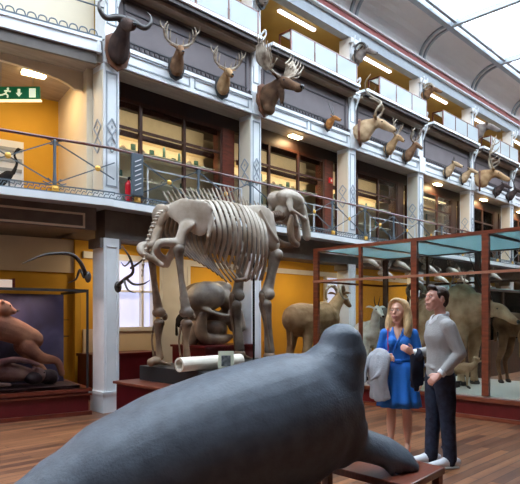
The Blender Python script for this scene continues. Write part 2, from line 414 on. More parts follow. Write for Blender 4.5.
# ------------------------------------------------------------------ piers
def diamonds(mb, cx, y, z0, n, w, h, axis='x'):
    for i in range(n):
        zc = z0+i*h*1.05
        pts = [(cx-w,zc),(cx,zc+h/2),(cx+w,zc),(cx,zc-h/2)]
        for j in range(4):
            a, b = pts[j], pts[(j+1)%4]
            if axis == 'x': mb.bar((a[0],y,a[1]),(b[0],y,b[1]),.014,.022)
            else: mb.bar((y,a[0],a[1]),(y,b[0],b[1]),.014,.022)
        mb.box(*(((cx-.012,y-.005,zc-.02),(cx+.012,y+.005,zc+.02)) if axis=='x' else ((y-.005,cx-.012,zc-.02),(y+.005,cx+.012,zc+.02))))
places = ['carrying the wildebeest head','carrying the moose head','carrying the pale long horned head','above the glass case','carrying the big reindeer head','near the right photo edge','last on the far right']
piers = []
for k in range(7):
    x0 = PA[k]; x1 = x0+PW
    t = thing('pier', 'white moulded pier, %s from the left, %s'%(ORD[k], places[k]), 'pillar', (x0+PW/2,B+PD/2,0), 0, 'piers along the galleries')
    X = -PW/2; Yf = -PD/2
    def seg_(name, z0, z1, w=PW, d=PD, m=white, ins=.035, pan=grey):
        h = w/2
        o = MB().box((-h,Yf,z0),(h,Yf+d,z1)).build(name, m, t)
        fr = MB()                                                    # sunk panel frame, front and both sides
        fr.box((-h+ins,Yf-.012,z0+.25),(-h+ins+.018,Yf,z1-.12)); fr.box((h-ins-.018,Yf-.012,z0+.25),(h-ins,Yf,z1-.12))
        fr.box((-h+ins,Yf-.012,z0+.25),(h-ins,Yf,z0+.27)); fr.box((-h+ins,Yf-.012,z1-.14),(h-ins,Yf,z1-.12))
        fr.build('panel_frame', pan, o)
    seg_('lower_shaft', .0, ZS1, pan=white)
    MB().box((-PW/2-.03,Yf-.03,0),(PW/2+.03,Yf+PD+.03,.28)).box((-PW/2-.045,Yf-.045,.28),(PW/2+.045,Yf+PD+.045,.33)).build('base', white, t)
    seg_('middle_shaft', ZF1, ZC2)
    # side panels with diamonds; their cream colour stands in for warm lamplight
    sp = MB().box((-PW/2-.012,Yf+.03,ZF1+.2),(-PW/2-.001,Yf+PD-.03,ZC2-.1)).build('warm_tint_side_panel', creampan, t)
    d = MB(); diamonds(d, Yf+PD/2, -PW/2-.018, ZF1+.92, 2, .11, .26, 'y'); d.build('diamond_moulding', grey, t)
    d = MB(); diamonds(d, 0, Yf-.014, ZF1+.92, 2, .09, .26); d.build('diamond_moulding', grey, t)
    MB().box((-PW/2-.03,Yf-.03,ZF1),(PW/2+.03,Yf+PD,ZF1+.14)).build('base', white, t)
    # upper part
    seg_('upper_shaft', ZT2, 8.12, w=.24, d=.30)
    MB().box((-PW/2-.01,Yf-.06,ZC2+.001),(PW/2+.01,Yf-.031,ZT2+.05)).build('fascia_block', white, t)
    cap = MB().box((-.17,Yf-.10,6.80),(.17,Yf-.001,6.92)).box((-.14,Yf-.07,6.70),(.14,Yf-.001,6.80))
    for s in (-1,1):
        cap.tube([(s*.10,Yf-.02,6.45),(s*.12,Yf-.04,6.58),(s*.11,Yf-.09,6.68),(s*.12,Yf-.13,6.80)],[.015,.022,.028,.02], seg=6)
        cap.tube([(s*.10,Yf-.05,7.0),(s*.17,Yf-.10,7.12),(s*.11,Yf-.14,7.18),(s*.07,Yf-.07,7.1)],.02, seg=6)
    cap.build('scroll_bracket', white, t)
    cap = MB().box((-.16,Yf-.08,7.98),(.16,Yf-.001,8.1))
    for s in (-1,1): cap.tube([(s*.09,Yf-.02,7.75),(s*.10,Yf-.05,7.88),(s*.1,Yf-.11,7.97),(s*.1,Yf-.15,8.1)],[.015,.022,.028,.02], seg=6)
    cap.build('capital', white, t)
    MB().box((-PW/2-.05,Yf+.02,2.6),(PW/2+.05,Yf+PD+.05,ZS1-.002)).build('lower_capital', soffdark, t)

# ------------------------------------------------------------------ first floor wall cabinets, lamps, specimens
CB = B+.47
cabplace = ['bay behind the skeleton ribs','bay right of the moose','bay below the long horned antelope','bay above the glass case','bay behind the curly horned head','far right bay']
teal = mat('teal_specimen', (.05,.13,.11), .5); specm = mat('pale_specimen', (.30,.25,.18), .6)
labelm = mat('cream_card', (.86,.80,.66), .7)
struct('wall_header', MB().box((4.86,CB,5.24),(24,CB+.1,ZC2-.001)), header)
for k in range(6):
    x0 = PA[k]+.12; x1 = PA[k+1]-.06
    t = thing('wall_cabinet', 'tall dark wood glazed wall cabinet with lit cream shelves, %s'%cabplace[k], 'cabinet', (x0,CB,ZF1), 0, 'glazed wall cabinets of the first gallery')
    xs = [.02,.85,1.80,2.70]; Hh = 5.24-ZF1
    f = MB()
    for x in xs: f.box((x-.03,-.03,.0),(x+.03,.03,Hh))
    f.box((0,-.03,0),(2.7,.03,.12)); f.box((0,-.028,Hh-.06),(2.7,.028,Hh-.001)); f.box((0,-.024,1.40),(2.7,.024,1.44))
    f.build('frame', brown, t)
    MB().box((2.73,-.04,0),(x1-x0,.25,Hh)).build('end_board', maho if k in (0,1) else brown, t)
    MB().box((0,.52,0),(2.7,.56,Hh)).build('back_panel', caseback, t)
    for z in (.62,1.12,1.42): MB().box((.03,.15,z-.02),(2.68,.515,z)).build('shelf', caseback, t)
    if k >= 3: MB().box((.15,.1,Hh-.16),(2.6,.14,Hh-.13)).build('strip_light', strip_em, t)
    else: MB().box((.04,.055,Hh-.15),(2.66,.07,Hh-.02)).build('light_shade', brown, t); MB().box((.04,.135,1.32),(2.66,.149,1.42)).build('light_shade', brown, t)
    for i in range(3): MB().box((xs[i]+.03,-.004,.12),(xs[i+1]-.03,.004,Hh-.06)).build('glass_pane', pane, t)
    # specimens on the shelves
    for j, z in enumerate((.621,1.121)):
        for i in range(11 if k < 2 else 5):
            x = .25+i*(2.3/(11 if k < 2 else 5))+random.uniform(-.05,.05); h = random.choice((.08,.12,.16,.20))
            p = MB()
            kind = random.random(); mm = teal if kind < .55 else specm
            if kind < .3: p.tube([(0,0,0.03),(0,0,h)],[.03,.025],seg=8); nm='specimen_jar'; lab='small dark green jar on a cabinet shelf'
            elif kind < .55: p.box((-.04,-.02,0),(.04,.02,h*.7)); nm='specimen_box'; lab='small dark green box on a cabinet shelf'
            else: p.tube([(-.05,0,.02),(0,0,.05),(.06,0,.02)],[.02,.04,.01],seg=8); nm='sea_shell'; lab='small pale shell on a cabinet shelf'
            o = p.build(nm, mm, smooth=kind>.55 or kind<.3); o.location = (x0+x, CB+.26, ZF1+z)
            tag(o, lab+', '+cabplace[k], {'specimen_jar':'jar','specimen_box':'specimen','sea_shell':'shell'}[nm], 'specimens in the cabinet of the '+cabplace[k])
R = math.radians
def lamp_obj(name, label, cat, loc, size, m, group=None, rz=0, body=white):
    t = thing(name, label, cat, loc, rz, group)
    sx, sy = size
    MB().box((-sx/2-.015,-sy/2-.015,-.02),(sx/2+.015,sy/2+.015,-.001)).build('fitting', body, t)
    MB().box((-sx/2,-sy/2,-.055),(sx/2,sy/2,-.021)).build('diffuser', m, t)
    return t
def area(name, loc, size, energy, col, rot=(0,0,0)):
    l = bpy.data.lights.new(name,'AREA'); l.shape='RECTANGLE'; l.size, l.size_y = size; l.energy = energy; l.color = col
    o = bpy.data.objects.new(name, l); C.objects.link(o); o.location = loc; o.rotation_euler = rot; return o
def point(name, loc, r, energy, col):
    l = bpy.data.lights.new(name,'POINT'); l.shadow_soft_size = r; l.energy = energy; l.color = col
    o = bpy.data.objects.new(name, l); C.objects.link(o); o.location = loc; return o
for k in range(6):
    xc = PA[k]+PW+1.35
    if k not in (0,2): lamp_obj('ceiling_lamp', 'oblong warm lamp under the first gallery ceiling, %s'%cabplace[k], 'lamp', (xc,B+.28,ZC2), (.32,.13), warm_em, 'lamps under the first gallery ceiling')
    if k not in (0,2): area('gallery_lamp_light', (xc,B+.28,ZC2-.07), (.3,.12), 10, (1,.66,.34))
    if k >= 3: area('cabinet_strip_light', (PA[k]+1.5,CB+.16,5.06), (2.4,.04), 8, (1,.78,.48))
    else: area('cabinet_strip_light', (PA[k]+.12+1.35,CB+.19,ZF1+1.37), (2.4,.03), 7, (1,.82,.55), (R(35),0,0)); area('cabinet_strip_light', (PA[k]+.12+1.35,CB+.10,5.24-.085), (2.4,.03), 3, (1,.82,.55), (R(50),0,0))
    xc = PA[k]+PW/2+1.72
    lamp_obj('tube_lamp', 'white fluorescent tube lamp on the top gallery ceiling, %s bay from the left'%ORD[k], 'lamp', (xc,8.48,ZC3), (1.22,.07), tube_em, 'tube lamps on the top ceiling')
    area('tube_light', (xc,8.48,ZC3-.07), (1.2,.08), 16, (1,.80,.55))

t = thing('alarm_box','small red alarm box on the brown cabinet end board right of the skull','alarm',(10.86,CB-.075,4.70))
MB().box((-.06,0,0),(.06,.034,.13)).build('box_body', mat('alarm_red',(.7,.02,.02),.3), t, bevel=.005)
MB().box((-.025,-.006,.035),(.025,-.001,.09)).build('panel', labelm, t)
# ------------------------------------------------------------------ display boxes on the top parapet
for k in range(6):
    t = thing('parapet_display_case', 'low glass box with dark red frame on top parapet, %s from the left'%ORD[k], 'display case', (PA[k]+.82,7.74,6.9), 0, 'glass boxes on the top parapet')
    Lx, Dy, Hz = 2.3, .34, .46
    f = MB(); e = .026
    for x in (0,Lx-e*1.5):
        f.box((x,0,0),(x+e*1.5,e,Hz)); f.box((x,Dy-e,0),(x+e*1.5,Dy,Hz)); f.box((x,0,Hz-e),(x+e*1.5,Dy,Hz)); f.box((x,0,0),(x+e*1.5,Dy,e))
    f.box((0,0,Hz-e),(Lx,e,Hz)); f.box((0,0,0),(Lx,e,e)); f.box((0,Dy-e,Hz-e),(Lx,Dy,Hz)); f.box((0,Dy-e,0),(Lx,Dy,e))
    f.build('frame', maho, t)
    for x in (Lx/3,2*Lx/3): MB().box((x-.013,.001,e),(x+.013,.014,Hz-e)).build('glazing_bar', maho, t)
    for i in range(3): MB().box((i*Lx/3+.03,.004,e),((i+1)*Lx/3-.03,.010,Hz-e)).build('glass_pane', skyglare, t)
    MB().box((.02,e,Hz-.012),(Lx-.02,Dy-e,Hz-.006)).build('glass_top', skyglare, t)
    MB().box((.008,e,e),(.014,Dy-e,Hz-e)).build('glass_end', pane, t)
    MB().box((.03,.02,.001),(Lx-.03,Dy-.02,.03)).build('tray', labelm, t)

# ------------------------------------------------------------------ balcony railing
def railing(t, M, x0, x1, posts, wide=None):
    """between x0 and x1 in frame M at y = 0"""
    z0 = ZF1; zt = ZR1
    MB(M).tube([(x0,0,zt),(x1,0,zt)],[(.030,.022)]*2, seg=8, sub=1, caps=False, side=(0,1,0)).build('handrail', maho, t)
    s = MB(M); x = x0+.03
    s.box((x0,-.012,z0+.001),(x1,.012,z0+.02)); s.box((x0,-.012,z0+.10),(x1,.012,z0+.118))
    while x < x1-.06:
        s.tube([(x,0,z0+.02),(x+.03,0,z0+.075),(x+.07,0,z0+.06),(x+.085,0,z0+.1)],.007, seg=5, sub=2); x += .085
    s.build('scroll_strip', ironwork, t)
    for i, p in enumerate(posts):
        if p == wide:
            q = MB(M).box((p-.09,-.03,z0+.118),(p+.09,.03,zt-.025))
            b_ = q.build('lattice_post', ironwork, t)
            l = MB(M)
            for j in range(7): l.bar((p-.05,-.035,z0+.18+j*.075),(p+.05,-.035,z0+.23+j*.075),.014,.014)
            l.build('lattice', white, t)
        elif x0 <= p <= x1:
            q = MB(M).tube([(p,0,z0+.118),(p,0,z0+.35),(p,0,zt-.15),(p,0,zt-.03)],[.032,.022,.022,.03], seg=10)
            q.tube([(p-.1,0,zt-.02),(p-.05,0,zt-.03),(p-.03,0,zt-.08),(p-.06,0,zt-.09)],.010,seg=5)
            q.tube([(p+.1,0,zt-.02),(p+.05,0,zt-.03),(p+.03,0,zt-.08),(p+.06,0,zt-.09)],.010,seg=5)
            q.tube([(p-.16,0,z0+.15),(p-.1,0,z0+.13),(p-.05,0,z0+.16),(p-.09,0,z0+.2)],.010,seg=5)
            q.tube([(p+.16,0,z0+.15),(p+.1,0,z0+.13),(p+.05,0,z0+.16),(p+.09,0,z0+.2)],.010,seg=5)
            q.build('post', ironwork, t, smooth=True)
        if x0 <= p <= x1: MB(M).box((p-.05,-.045,z0+.02),(p+.05,-.015,z0+.10)).ell((p,-.045,z0+.06),(.035,.012,.025)).build('rosette', gold, t)
    for p, q in zip(posts[:-1], posts[1:]):
        xm = (p+q)/2
        def clip(x, za, zb): return za+(zb-za)*(x-p)/(q-p)
        a, b = max(p,x0), min(q,x1)
        if b-a < .05: continue
        c = MB(M).bar((a,0,clip(a,z0+.14,zt-.04)),(b,0,clip(b,z0+.14,zt-.04)),.016); c.bar((a,.012,clip(a,zt-.04,z0+.14)),(b,.012,clip(b,zt-.04,z0+.14)),.016)
        c.build('cross_brace', ironwork, t)
        if x0 < xm < x1: MB(M).ell((xm,-.012,(z0+zt)/2+.05),(.045,.02,.045)).build('rosette', gold, t)
PS = [5.06+1.27*i for i in range(14)]
RM = Matrix.Translation((0,7.86,0))
rl = ['directly behind the skeleton ribs','between second and third pier','above the left end of the glass case','between fourth and fifth pier','between fifth and sixth pier','farthest right']
for k in range(6):
    t = thing('balcony_railing','iron cross braced railing with mahogany handrail, %s'%rl[k], 'railing', (0,0,0), 0, 'first gallery railings')
    a = PA[k] if k else 4.66
    railing(t, RM, a, PA[k+1]-.004, [p for p in PS if a-1.27 < p < PA[k+1]+1.27], 5.06)
    # thin white safety frame behind the rail
    g = MB(RM); e = PA[k+1]-.35; a2 = PA[k]+.75
    for z in (3.45,3.95): g.bar((a2,.1,z),(e,.1,z),.02)
    for x in (a2,(a2+e)/2,e): g.bar((x,.1,3.32),(x,.1,3.95),.02)
    g.build('safety_frame', white, t)
t = thing('balcony_railing','iron cross braced balcony railing of the angled bay at the left edge', 'railing', (0,0,0), 0, 'first gallery railings')
railing(t, LM @ Matrix.Translation((0,-.2,0)), LL, .10, [.47-1.27*i for i in range(6)][::-1], .47)

# entrance bay fittings
def LP(x,y,z): return LM @ Vector((x,y,z))
LR = math.atan2(.194*-1,.981)
LR = math.atan2(-ldir.y, -ldir.x)
p = W(34,79,9.3); lamp_obj('ceiling_lamp','oblong warm lamp above the exit sign in the left bay','lamp',(p.x,p.y,ZC2),(.36,.15),warm_em,'lamps under the first gallery ceiling', LR)
area('entrance_lamp_light',(p.x,p.y,ZC2-.08),(.34,.14),13,(1,.74,.45))
q = LP(-2.6,1.1,ZC2-.08); area('entrance_lamp_light',tuple(q),(.34,.14),8,(1,.74,.45)); lamp_obj('ceiling_lamp','oblong lamp of the left bay, beyond the left edge','lamp',(q.x,q.y,ZC2),(.36,.15),warm_em,'lamps under the first gallery ceiling', LR)
# exit sign
green = lampm('exit_sign_green', (.0,.14,.05), .25); signw = lampm('exit_sign_white', (.8,.88,.6), .5)
c = W(17,93.5,8.9)
t = thing('exit_sign','green emergency exit sign with white running figure hanging in the left bay','sign',tuple(c), math.radians(-45))
MB().box((-.38,-.02,-.10),(.36,.02,.10)).build('sign_panel', green, t)
MB().box((-.40,-.03,-.125),(.38,.03,-.101)).build('sign_light_bar', strip_em, t)
g = MB(); y0,y1 = -.028,-.021
def m2(pts): g.prism_xz(pts, y0, y1)
def rb(x0,z0,x1,z1,w=.02):
    g.bar((x0,-.0245,z0),(x1,-.0245,z1),w if abs(x1-x0)<1e9 else w,.006) if False else g.tube([(x0,-.0245,z0),(x1,-.0245,z1)],[(w/2,.003)]*2,seg=6,sub=1,side=None if abs(z1-z0)>0 else None)
g.ell((-.13,-.025,.065),(.02,.004,.02),seg=10)
for a in ((-.14,.04,-.17,-.01),(-.14,.035,-.09,.02),(-.14,.035,-.19,.03),(-.17,-.01,-.13,-.04),(-.13,-.04,-.14,-.075),(-.17,-.01,-.22,-.03),(-.22,-.03,-.26,-.035)):
    p0 = Vector((a[0],0,a[1])); p1 = Vector((a[2],0,a[3])); d = (p1-p0).normalized(); nn = Vector((-d.z,0,d.x))*.011
    g.prism_xz([((p0+nn).x,(p0+nn).z),((p1+nn).x,(p1+nn).z),((p1-nn).x,(p1-nn).z),((p0-nn).x,(p0-nn).z)], y0, y1)
g.build('running_figure', signw, t)
g = MB(); g.prism_xz([(.02,.06),(.06,.06),(.06,.0),(.09,.0),(.04,-.06),(-.01,.0),(.02,.0)], y0, y1); g.build('arrow', signw, t)
g = MB(); g.box((.20,y0,-.07),(.30,y1,.07)); g.build('door_symbol', signw, t)
for s in (-.25,.25): MB().cyl((s,0,.10),(s,0,ZC2-c.z),.006,seg=6).build('hanging_rod', grey, t)
# white stair gate and dark figure
p = LP(-.85,1.7,ZF1)
t = thing('white_gate','low white slatted gate behind the balcony rail at the left edge','gate',tuple(p), LR)
g = MB().box((-.75,-.02,0),(.0,.02,1.2)); g.build('gate_panel', white, t)
g = MB()
for i in range(6): g.box((-.72,-.035,.12+i*.18),(-.03,-.021,.18+i*.18))
g.build('slats', grey, t)
p = LP(-1.1,1.25,ZF1)
t = thing('mounted_heron','small dark long necked bird mount before the white gate','bird',tuple(p), LR)
MB().tube([(.0,0,.55),(-.08,0,.5),(-.2,0,.38),(-.3,0,.25)],[.03,.08,.09,.03]).tube([(.0,0,.55),(.06,0,.72),(.02,0,.85),(.08,0,.95)],[.035,.022,.02,.03]).tube([(.08,0,.95),(.17,0,.97)],[.02,.004]).build('body', f_black, t, organic=.012)
for s in (-.03,.03): MB().tube([(-.06,s,.4),(-.05,s,.02)],.010,seg=6).build('leg', horn, t)
MB().box((-.15,-.1,0),(.1,.1,.03)).build('stand', brown, t)
# fire extinguisher
t = thing('fire_extinguisher','small red fire extinguisher on the gallery floor right of the first pier','extinguisher',(5.0,8.0,ZF1))
MB().tube([(0,0,.06),(0,0,.30),(0,0,.36)],[.055,.055,.03],seg=14).build('cylinder_body', mat('extinguisher_red',(.6,.01,.02),.3), t, smooth=True)
MB().tube([(0,0,.38),(0,0,.43)],.015,seg=8).bar((0,-.02,.43),(.08,-.02,.45),.02).build('valve', black, t)
MB().tube([(.02,0,.42),(.08,0,.36),(.07,0,.15)],.008,seg=6).build('hose', black, t)

# ------------------------------------------------------------------ trophies
def antler(kind, s, sc=1):
    m = MB()
    if kind == 'deer':
        m.tube([(s*.04,0,0),(s*.15,.04,.05),(s*.26,.02,.14),(s*.29,-.06,.26),(s*.24,-.11,.36)],[.030,.027,.024,.018,.005],seg=7)
        m.tube([(s*.17,.04,.07),(s*.18,-.02,.18),(s*.17,-.05,.26)],[.018,.014,.004],seg=6)
        m.tube([(s*.24,.02,.12),(s*.24,-.03,.24),(s*.22,-.05,.33)],[.018,.014,.004],seg=6)
        m.tube([(s*.28,-.04,.22),(s*.35,-.04,.30),(s*.37,-.07,.38)],[.018,.013,.004],seg=6)
        m.tube([(s*.06,.0,.02),(s*.07,-.06,.12)],[.016,.004],seg=6)
    elif kind == 'stag':
        m.tube([(s*.05,0,0),(s*.20,.08,.15),(s*.30,.08,.38),(s*.24,.0,.60),(s*.18,-.05,.72)],[.026,.022,.020,.014,.004],seg=7)
        for z,x,y in ((.1,.15,.05),(.3,.28,.08),(.46,.29,.05)): m.tube([(s*x,y,z),(s*(x+.03),y-.12,z+.05),(s*(x+.02),y-.18,z+.14)],[.016,.012,.003],seg=6)
        m.tube([(s*.26,.03,.55),(s*.34,.05,.66)],[.014,.004],seg=6)
    elif kind == 'moose':
        m.tube([(s*.07,0,0),(s*.22,.02,.02),(s*.36,.05,.10)],[.035,.03,.04],seg=8)
        m.tube([(s*.34,.05,.08),(s*.47,.10,.25),(s*.52,.14,.50)],[(.03,.10),(.018,.17),(.010,.10)],seg=10,side=(s*1,0,-.5))
        for i in range(6):
            y = -.12+i*.06; z0=.18+i*.06
            m.tube([(s*.46,y+.02,z0),(s*.56,y-.02,z0+.13),(s*.58,y-.04,z0+.23)],[.022,.014,.004],seg=6)
        m.tube([(s*.30,.02,.08),(s*.36,-.12,.14),(s*.36,-.20,.26)],[.022,.016,.004],seg=6)
        m.tube([(s*.33,.02,.09),(s*.46,-.10,.12),(s*.50,-.16,.22)],[.022,.014,.004],seg=6)
    elif kind == 'gnu':
        m.tube([(s*.03,0,.0),(s*.14,.0,-.01),(s*.30,-.02,-.07),(s*.40,-.04,.0),(s*.42,-.04,.12),(s*.36,-.03,.20)],[.06,.055,.045,.035,.02,.005],seg=9)
    elif kind == 'kudu':
        pts = []; 
        for i in range(22):
            t = i/21; pts.append((s*(.05+.22*t+.10*math.sin(t*9)), .02+.25*t+.10*math.cos(t*9)-.1, .75*t))
        m.tube(pts,[.030*(1-.85*i/21) for i in range(22)],seg=7,sub=1)
    elif kind == 'ram':
        pts = []
        for i in range(16):
            t = i/15*5.2; r = .17*(1-i/15*.35); pts.append((s*(.06+i/15*.17), .10-r*math.cos(t)*1.0+.06, r*math.sin(t)+.0))
        m.tube(pts,[.045*(1-.75*i/15) for i in range(16)],seg=8,sub=1)
    elif kind == 'oryx':
        m.tube([(s*.03,0,0),(s*.08,.12,.30),(s*.15,.20,.60)],[.022,.016,.004],seg=8)
    elif kind == 'spike':
        m.tube([(s*.02,0,0),(s*.05,.01,.12),(s*.06,-.02,.22)],[.015,.010,.003],seg=6)
    return m
def trophy(name, label, cat, loc, kind, fm, sc=1, rz=0, hm=None, muzzle=1, drop=0, plaque=True, nose=black, bell=False, necklen=1, pale=None, asc=1):
    """local: wall at y=0, faces -y"""
    t = thing(name, label, cat, tuple(loc), rz, 'mounted heads on the gallery fronts')
    n = necklen
    hx = (0,-.38*n,.26-drop)
    m = MB().tube([(0,-.045,-.12),(0,-.14,-.03),(0,-.28*n,.14-drop*.5),(0,-.34*n,.25-drop)],[(.15,.21),(.14,.18),(.095,.12),(.08,.09)],seg=14,side=(1,0,0))
    m.tube([(0,-.33*n,.29-drop),(0,-.44*n,.24-drop),(0,-.44*n-.15*muzzle,.15-drop),(0,-.44*n-.24*muzzle,.10-drop)],[(.075,.085),(.075,.085),(.05,.058),(.042,.045)],seg=12,side=(1,0,0))
    m.tube([(0,-.44*n-.02,.18-drop),(0,-.44*n-.22*muzzle,.07-drop)],[(.05,.05),(.03,.028)],seg=8,side=(1,0,0))
    if bell: m.tube([(0,-.35*n,.12-drop),(0,-.37*n,-.0-drop),(0,-.37*n,-.08-drop)],[.06,.04,.015]); m.ell((0,-.44*n-.20*muzzle,.10-drop),(.062,.09,.065),(20,0,0))
    if pale: m.ell((0,-.12,-.26),(.12,.08,.10))
    m.build('head', fm, t, organic=.014 if sc >= .8 else .018, sm=3)
    for s in (-1,1):
        MB().tube([(s*.07,-.34*n,.31-drop),(s*.15,-.33*n,.35-drop),(s*.22,-.34*n,.35-drop)],[(.02,.02),(.016,.045),(.004,.01)],seg=8,side=(0,-.4,.9)).build('ear', fm, t, smooth=True)
        MB().ell((s*.068,-.45*n,.262-drop),.015,seg=8).build('eye', black, t, smooth=True)
    MB().ell((0,-.44*n-.27*muzzle,.105-drop),(.034,.022,.026) if not bell else (.05,.03,.04),seg=10).build('nose', nose, t, smooth=True)
    if kind:
        for s in (-1,1):
            o = antler(kind,s).build('horn' if kind in ('gnu','kudu','ram','oryx','spike') else 'antler', hm or antlerm, t, smooth=True)
            o.location = (0,-.35*n,.35-drop); o.scale = (asc,)*3
    if plaque:
        poly = [(.0,-.38),(.13,-.30),(.18,-.12),(.17,.08),(.08,.14),(-.08,.14),(-.17,.08),(-.18,-.12),(-.13,-.30)]
        MB().prism_xz(poly, -.045, -.005).build('shield_plaque', plaquem if sc > 1 else blackm, t, bevel=.006)
    t.scale = (sc,)*3
    return t
R = math.radians
TR = [
('wildebeest_head','dark brown wildebeest head with thick curved horns on the first pier',PA[0]+.16,B-.12,5.78,'gnu',f_dark,1.12,-14,dict(hm=horn,muzzle=1.2,drop=.14,asc=.85)),
('deer_head','brown deer head with pale spread antlers, left one over the shell cabinets',5.93,B-.07,5.87,'deer',f_brown,.80,-24,dict(drop=.12,asc=1.15,muzzle=.8)),
('deer_head','brown deer head with pale spread antlers, second right of the wildebeest',6.98,B-.07,5.83,'deer',f_tan,.80,-20,dict(drop=.14,asc=1.15,muzzle=.8)),
('moose_head','large brown moose head with broad palmate antlers on the second pier',PA[1]+.2,B-.13,5.90,'moose',f_moose,1.22,8,dict(muzzle=1.15,bell=True,pale=True,drop=.16,asc=.8)),
('antelope_head','small orange antelope head with two thin upright horns right of the moose',10.12,B-.06,5.86,'oryx',f_orange,.55,0,dict(hm=horn,drop=.15)),
('kudu_head','large pale tan head with long twisted horns on the third pier',PA[2]+.22,B-.13,6.0,'kudu',f_pale,1.22,25,dict(hm=hornpale,drop=.22)),
('deer_head','slender brown deer head, first right of the long horned pale head',12.55,B-.06,5.83,'deer',f_tan,.75,10,dict(asc=1.2,muzzle=.7)),
('deer_head','slender brown deer head, nearest left of the fourth pier',13.45,B-.06,5.83,'deer',f_brown,.75,10,dict(asc=1.2,muzzle=.7)),
('gazelle_head','small pale gazelle head, left one of the two beyond the fourth pier',15.7,B-.06,5.80,'spike',f_pale,.72,8,dict(hm=horn,drop=.05)),
('gazelle_head','small pale gazelle head, right one of the two beyond the fourth pier',16.75,B-.06,5.80,'spike',f_pale,.72,5,dict(hm=horn,drop=.05)),
('reindeer_head','large tan head with wide looping antlers on the fifth pier',PA[4]+.3,B-.13,5.98,'stag',f_tan,1.3,25,dict(hm=hornpale,drop=.24,asc=1.1)),
('antelope_head','dark antelope head on a white fascia, first right of the fifth pier',19.2,B-.06,5.78,'oryx',f_dark,.75,10,dict(hm=horn,drop=.1)),
('antelope_head','dark antelope head nearest the right edge of the photo',20.3,B-.06,5.78,'oryx',f_dark,.75,10,dict(hm=horn,drop=.1)),
('sheep_head','grey hornless sheep head high on the second pier at the top of the photo',PA[1]+.16,B-.09,7.85,None,f_grey,.78,5,dict(drop=.3)),
('sheep_head','grey head with dark curled horns high on the third pier',PA[2]+.16,B-.09,7.72,'ram',f_grey,.75,10,dict(hm=horn,drop=.22)),
('sheep_head','brown head with curled horns high on the fourth pier',PA[3]+.16,B-.09,7.72,'ram',f_brown,.7,10,dict(hm=hornpale,drop=.22)),
('boar_head','broad brown hornless head high on the fifth pier',PA[4]+.16,B-.10,7.45,None,f_grey,1.05,15,dict(drop=.25)),
]
for n_,l_,x,y,z,kd,fm,sc,rz,kw in TR: trophy(n_,l_,'mounted head',(x,y,z),kd,fm,sc,R(rz),**kw)
# ground floor antlers on the first pier and in the left bay
p = W(92,276,8.9)
t = thing('wall_horns','long dark curved horns mounted above the diorama case in the left bay','horns',tuple(W(88,277,8.75)), LR,'')
MB().ell((0,0,0),(.05,.05,.09)).build('skull_cap', horn, t, smooth=True)
A0 = W(88,277,8.75)
def rel(u,v,D): 
    w = W(u,v,D)-A0; return Matrix.Rotation(-LR,4,'Z') @ w
MB().tube([rel(86,275,8.75),rel(80,262,8.6),rel(70,254,8.45),rel(50,254,8.3),rel(38,257,8.2),rel(22,264,8.1)],[.035,.032,.028,.022,.014,.004],seg=9).build('horn', horn, t, smooth=True)
MB().tube([rel(84,277,8.75),rel(80,270,8.8),rel(76,279,8.85),rel(68,283,8.85)],[.025,.022,.016,.004],seg=8).build('horn', horn, t, smooth=True)
A0 = W(118,287,8.85)
t = thing('wall_antlers','large dark branching antlers on the right of the first pier base','antlers',tuple(A0), 0)
def rel(u,v,D): return W(u,v,D)-A0
MB().ell((0,0,0),(.06,.05,.09)).build('skull_cap', horn, t, smooth=True)
MB().tube([rel(118,285,8.8),rel(125,279,8.6),rel(133,272,8.5),rel(130,258,8.4),rel(122,246,8.4)],[.03,.026,.022,.018,.004],seg=8)\
    .tube([rel(126,278,8.6),rel(133,284,8.5),rel(143,284,8.4),rel(150,280,8.4)],[.022,.018,.014,.004],seg=7).tube([rel(131,268,8.5),rel(140,262,8.4),rel(146,255,8.4)],[.02,.014,.004],seg=7).tube([rel(124,280,8.6),rel(128,290,8.5),rel(136,293,8.4)],[.02,.014,.004],seg=7)\
    .tube([rel(131,260,8.45),rel(125,266,8.3),rel(121,262,8.3)],[.016,.012,.004],seg=7).build('antler', horn, t, smooth=True)

# ------------------------------------------------------------------ big skeleton
SZ = .75
t = thing('plinth','large dark red plinth under the mounted elephant skeleton','plinth',(4.6,5.4,0))
MB().box((0,0,0),(2.85,2.3,.49)).build('body', redpaint, t, bevel=.004)
MB().box((-.04,-.04,.491),(2.89,2.34,.53)).build('top_board', plinthtop, t, bevel=.006)
o = MB().box((4.95,5.6,.531),(7.35,7.6,SZ)).build('base_slab', blackm, t); o.location = (-4.6,-5.4,0)
EX, EY = 5.0, 6.9
t = thing('elephant_skeleton','huge mounted elephant skeleton standing on the dark red plinth','skeleton',(EX,EY,SZ))
def sp(x): return 2.38+.16*math.sin(min(1,max(0,x/1.9))*PI)
m = MB(); 
m.tube([(0,0,2.35),(.4,0,sp(.4)),(.9,0,sp(.9)),(1.4,0,sp(1.4)),(1.9,0,2.45),(2.2,0,2.52)],[.07,.065,.06,.06,.07,.08],seg=10)
i = 0
x = .05
while x < 2.15:
    zz = sp(x) if x < 1.9 else 2.48; hh = .20+.16*math.exp(-((x-1.45)/.4)**2)
    m.tube([(x,0,zz),(x-.10,0,zz+hh*.6),(x-.16,0,zz+hh)],[(.010,.024),(.008,.018),(.006,.012)],seg=6,sub=2); m.ell((x,0,zz),(.03,.10,.06),seg=8); x += .085
m.build('spine', bone, t, smooth=False)
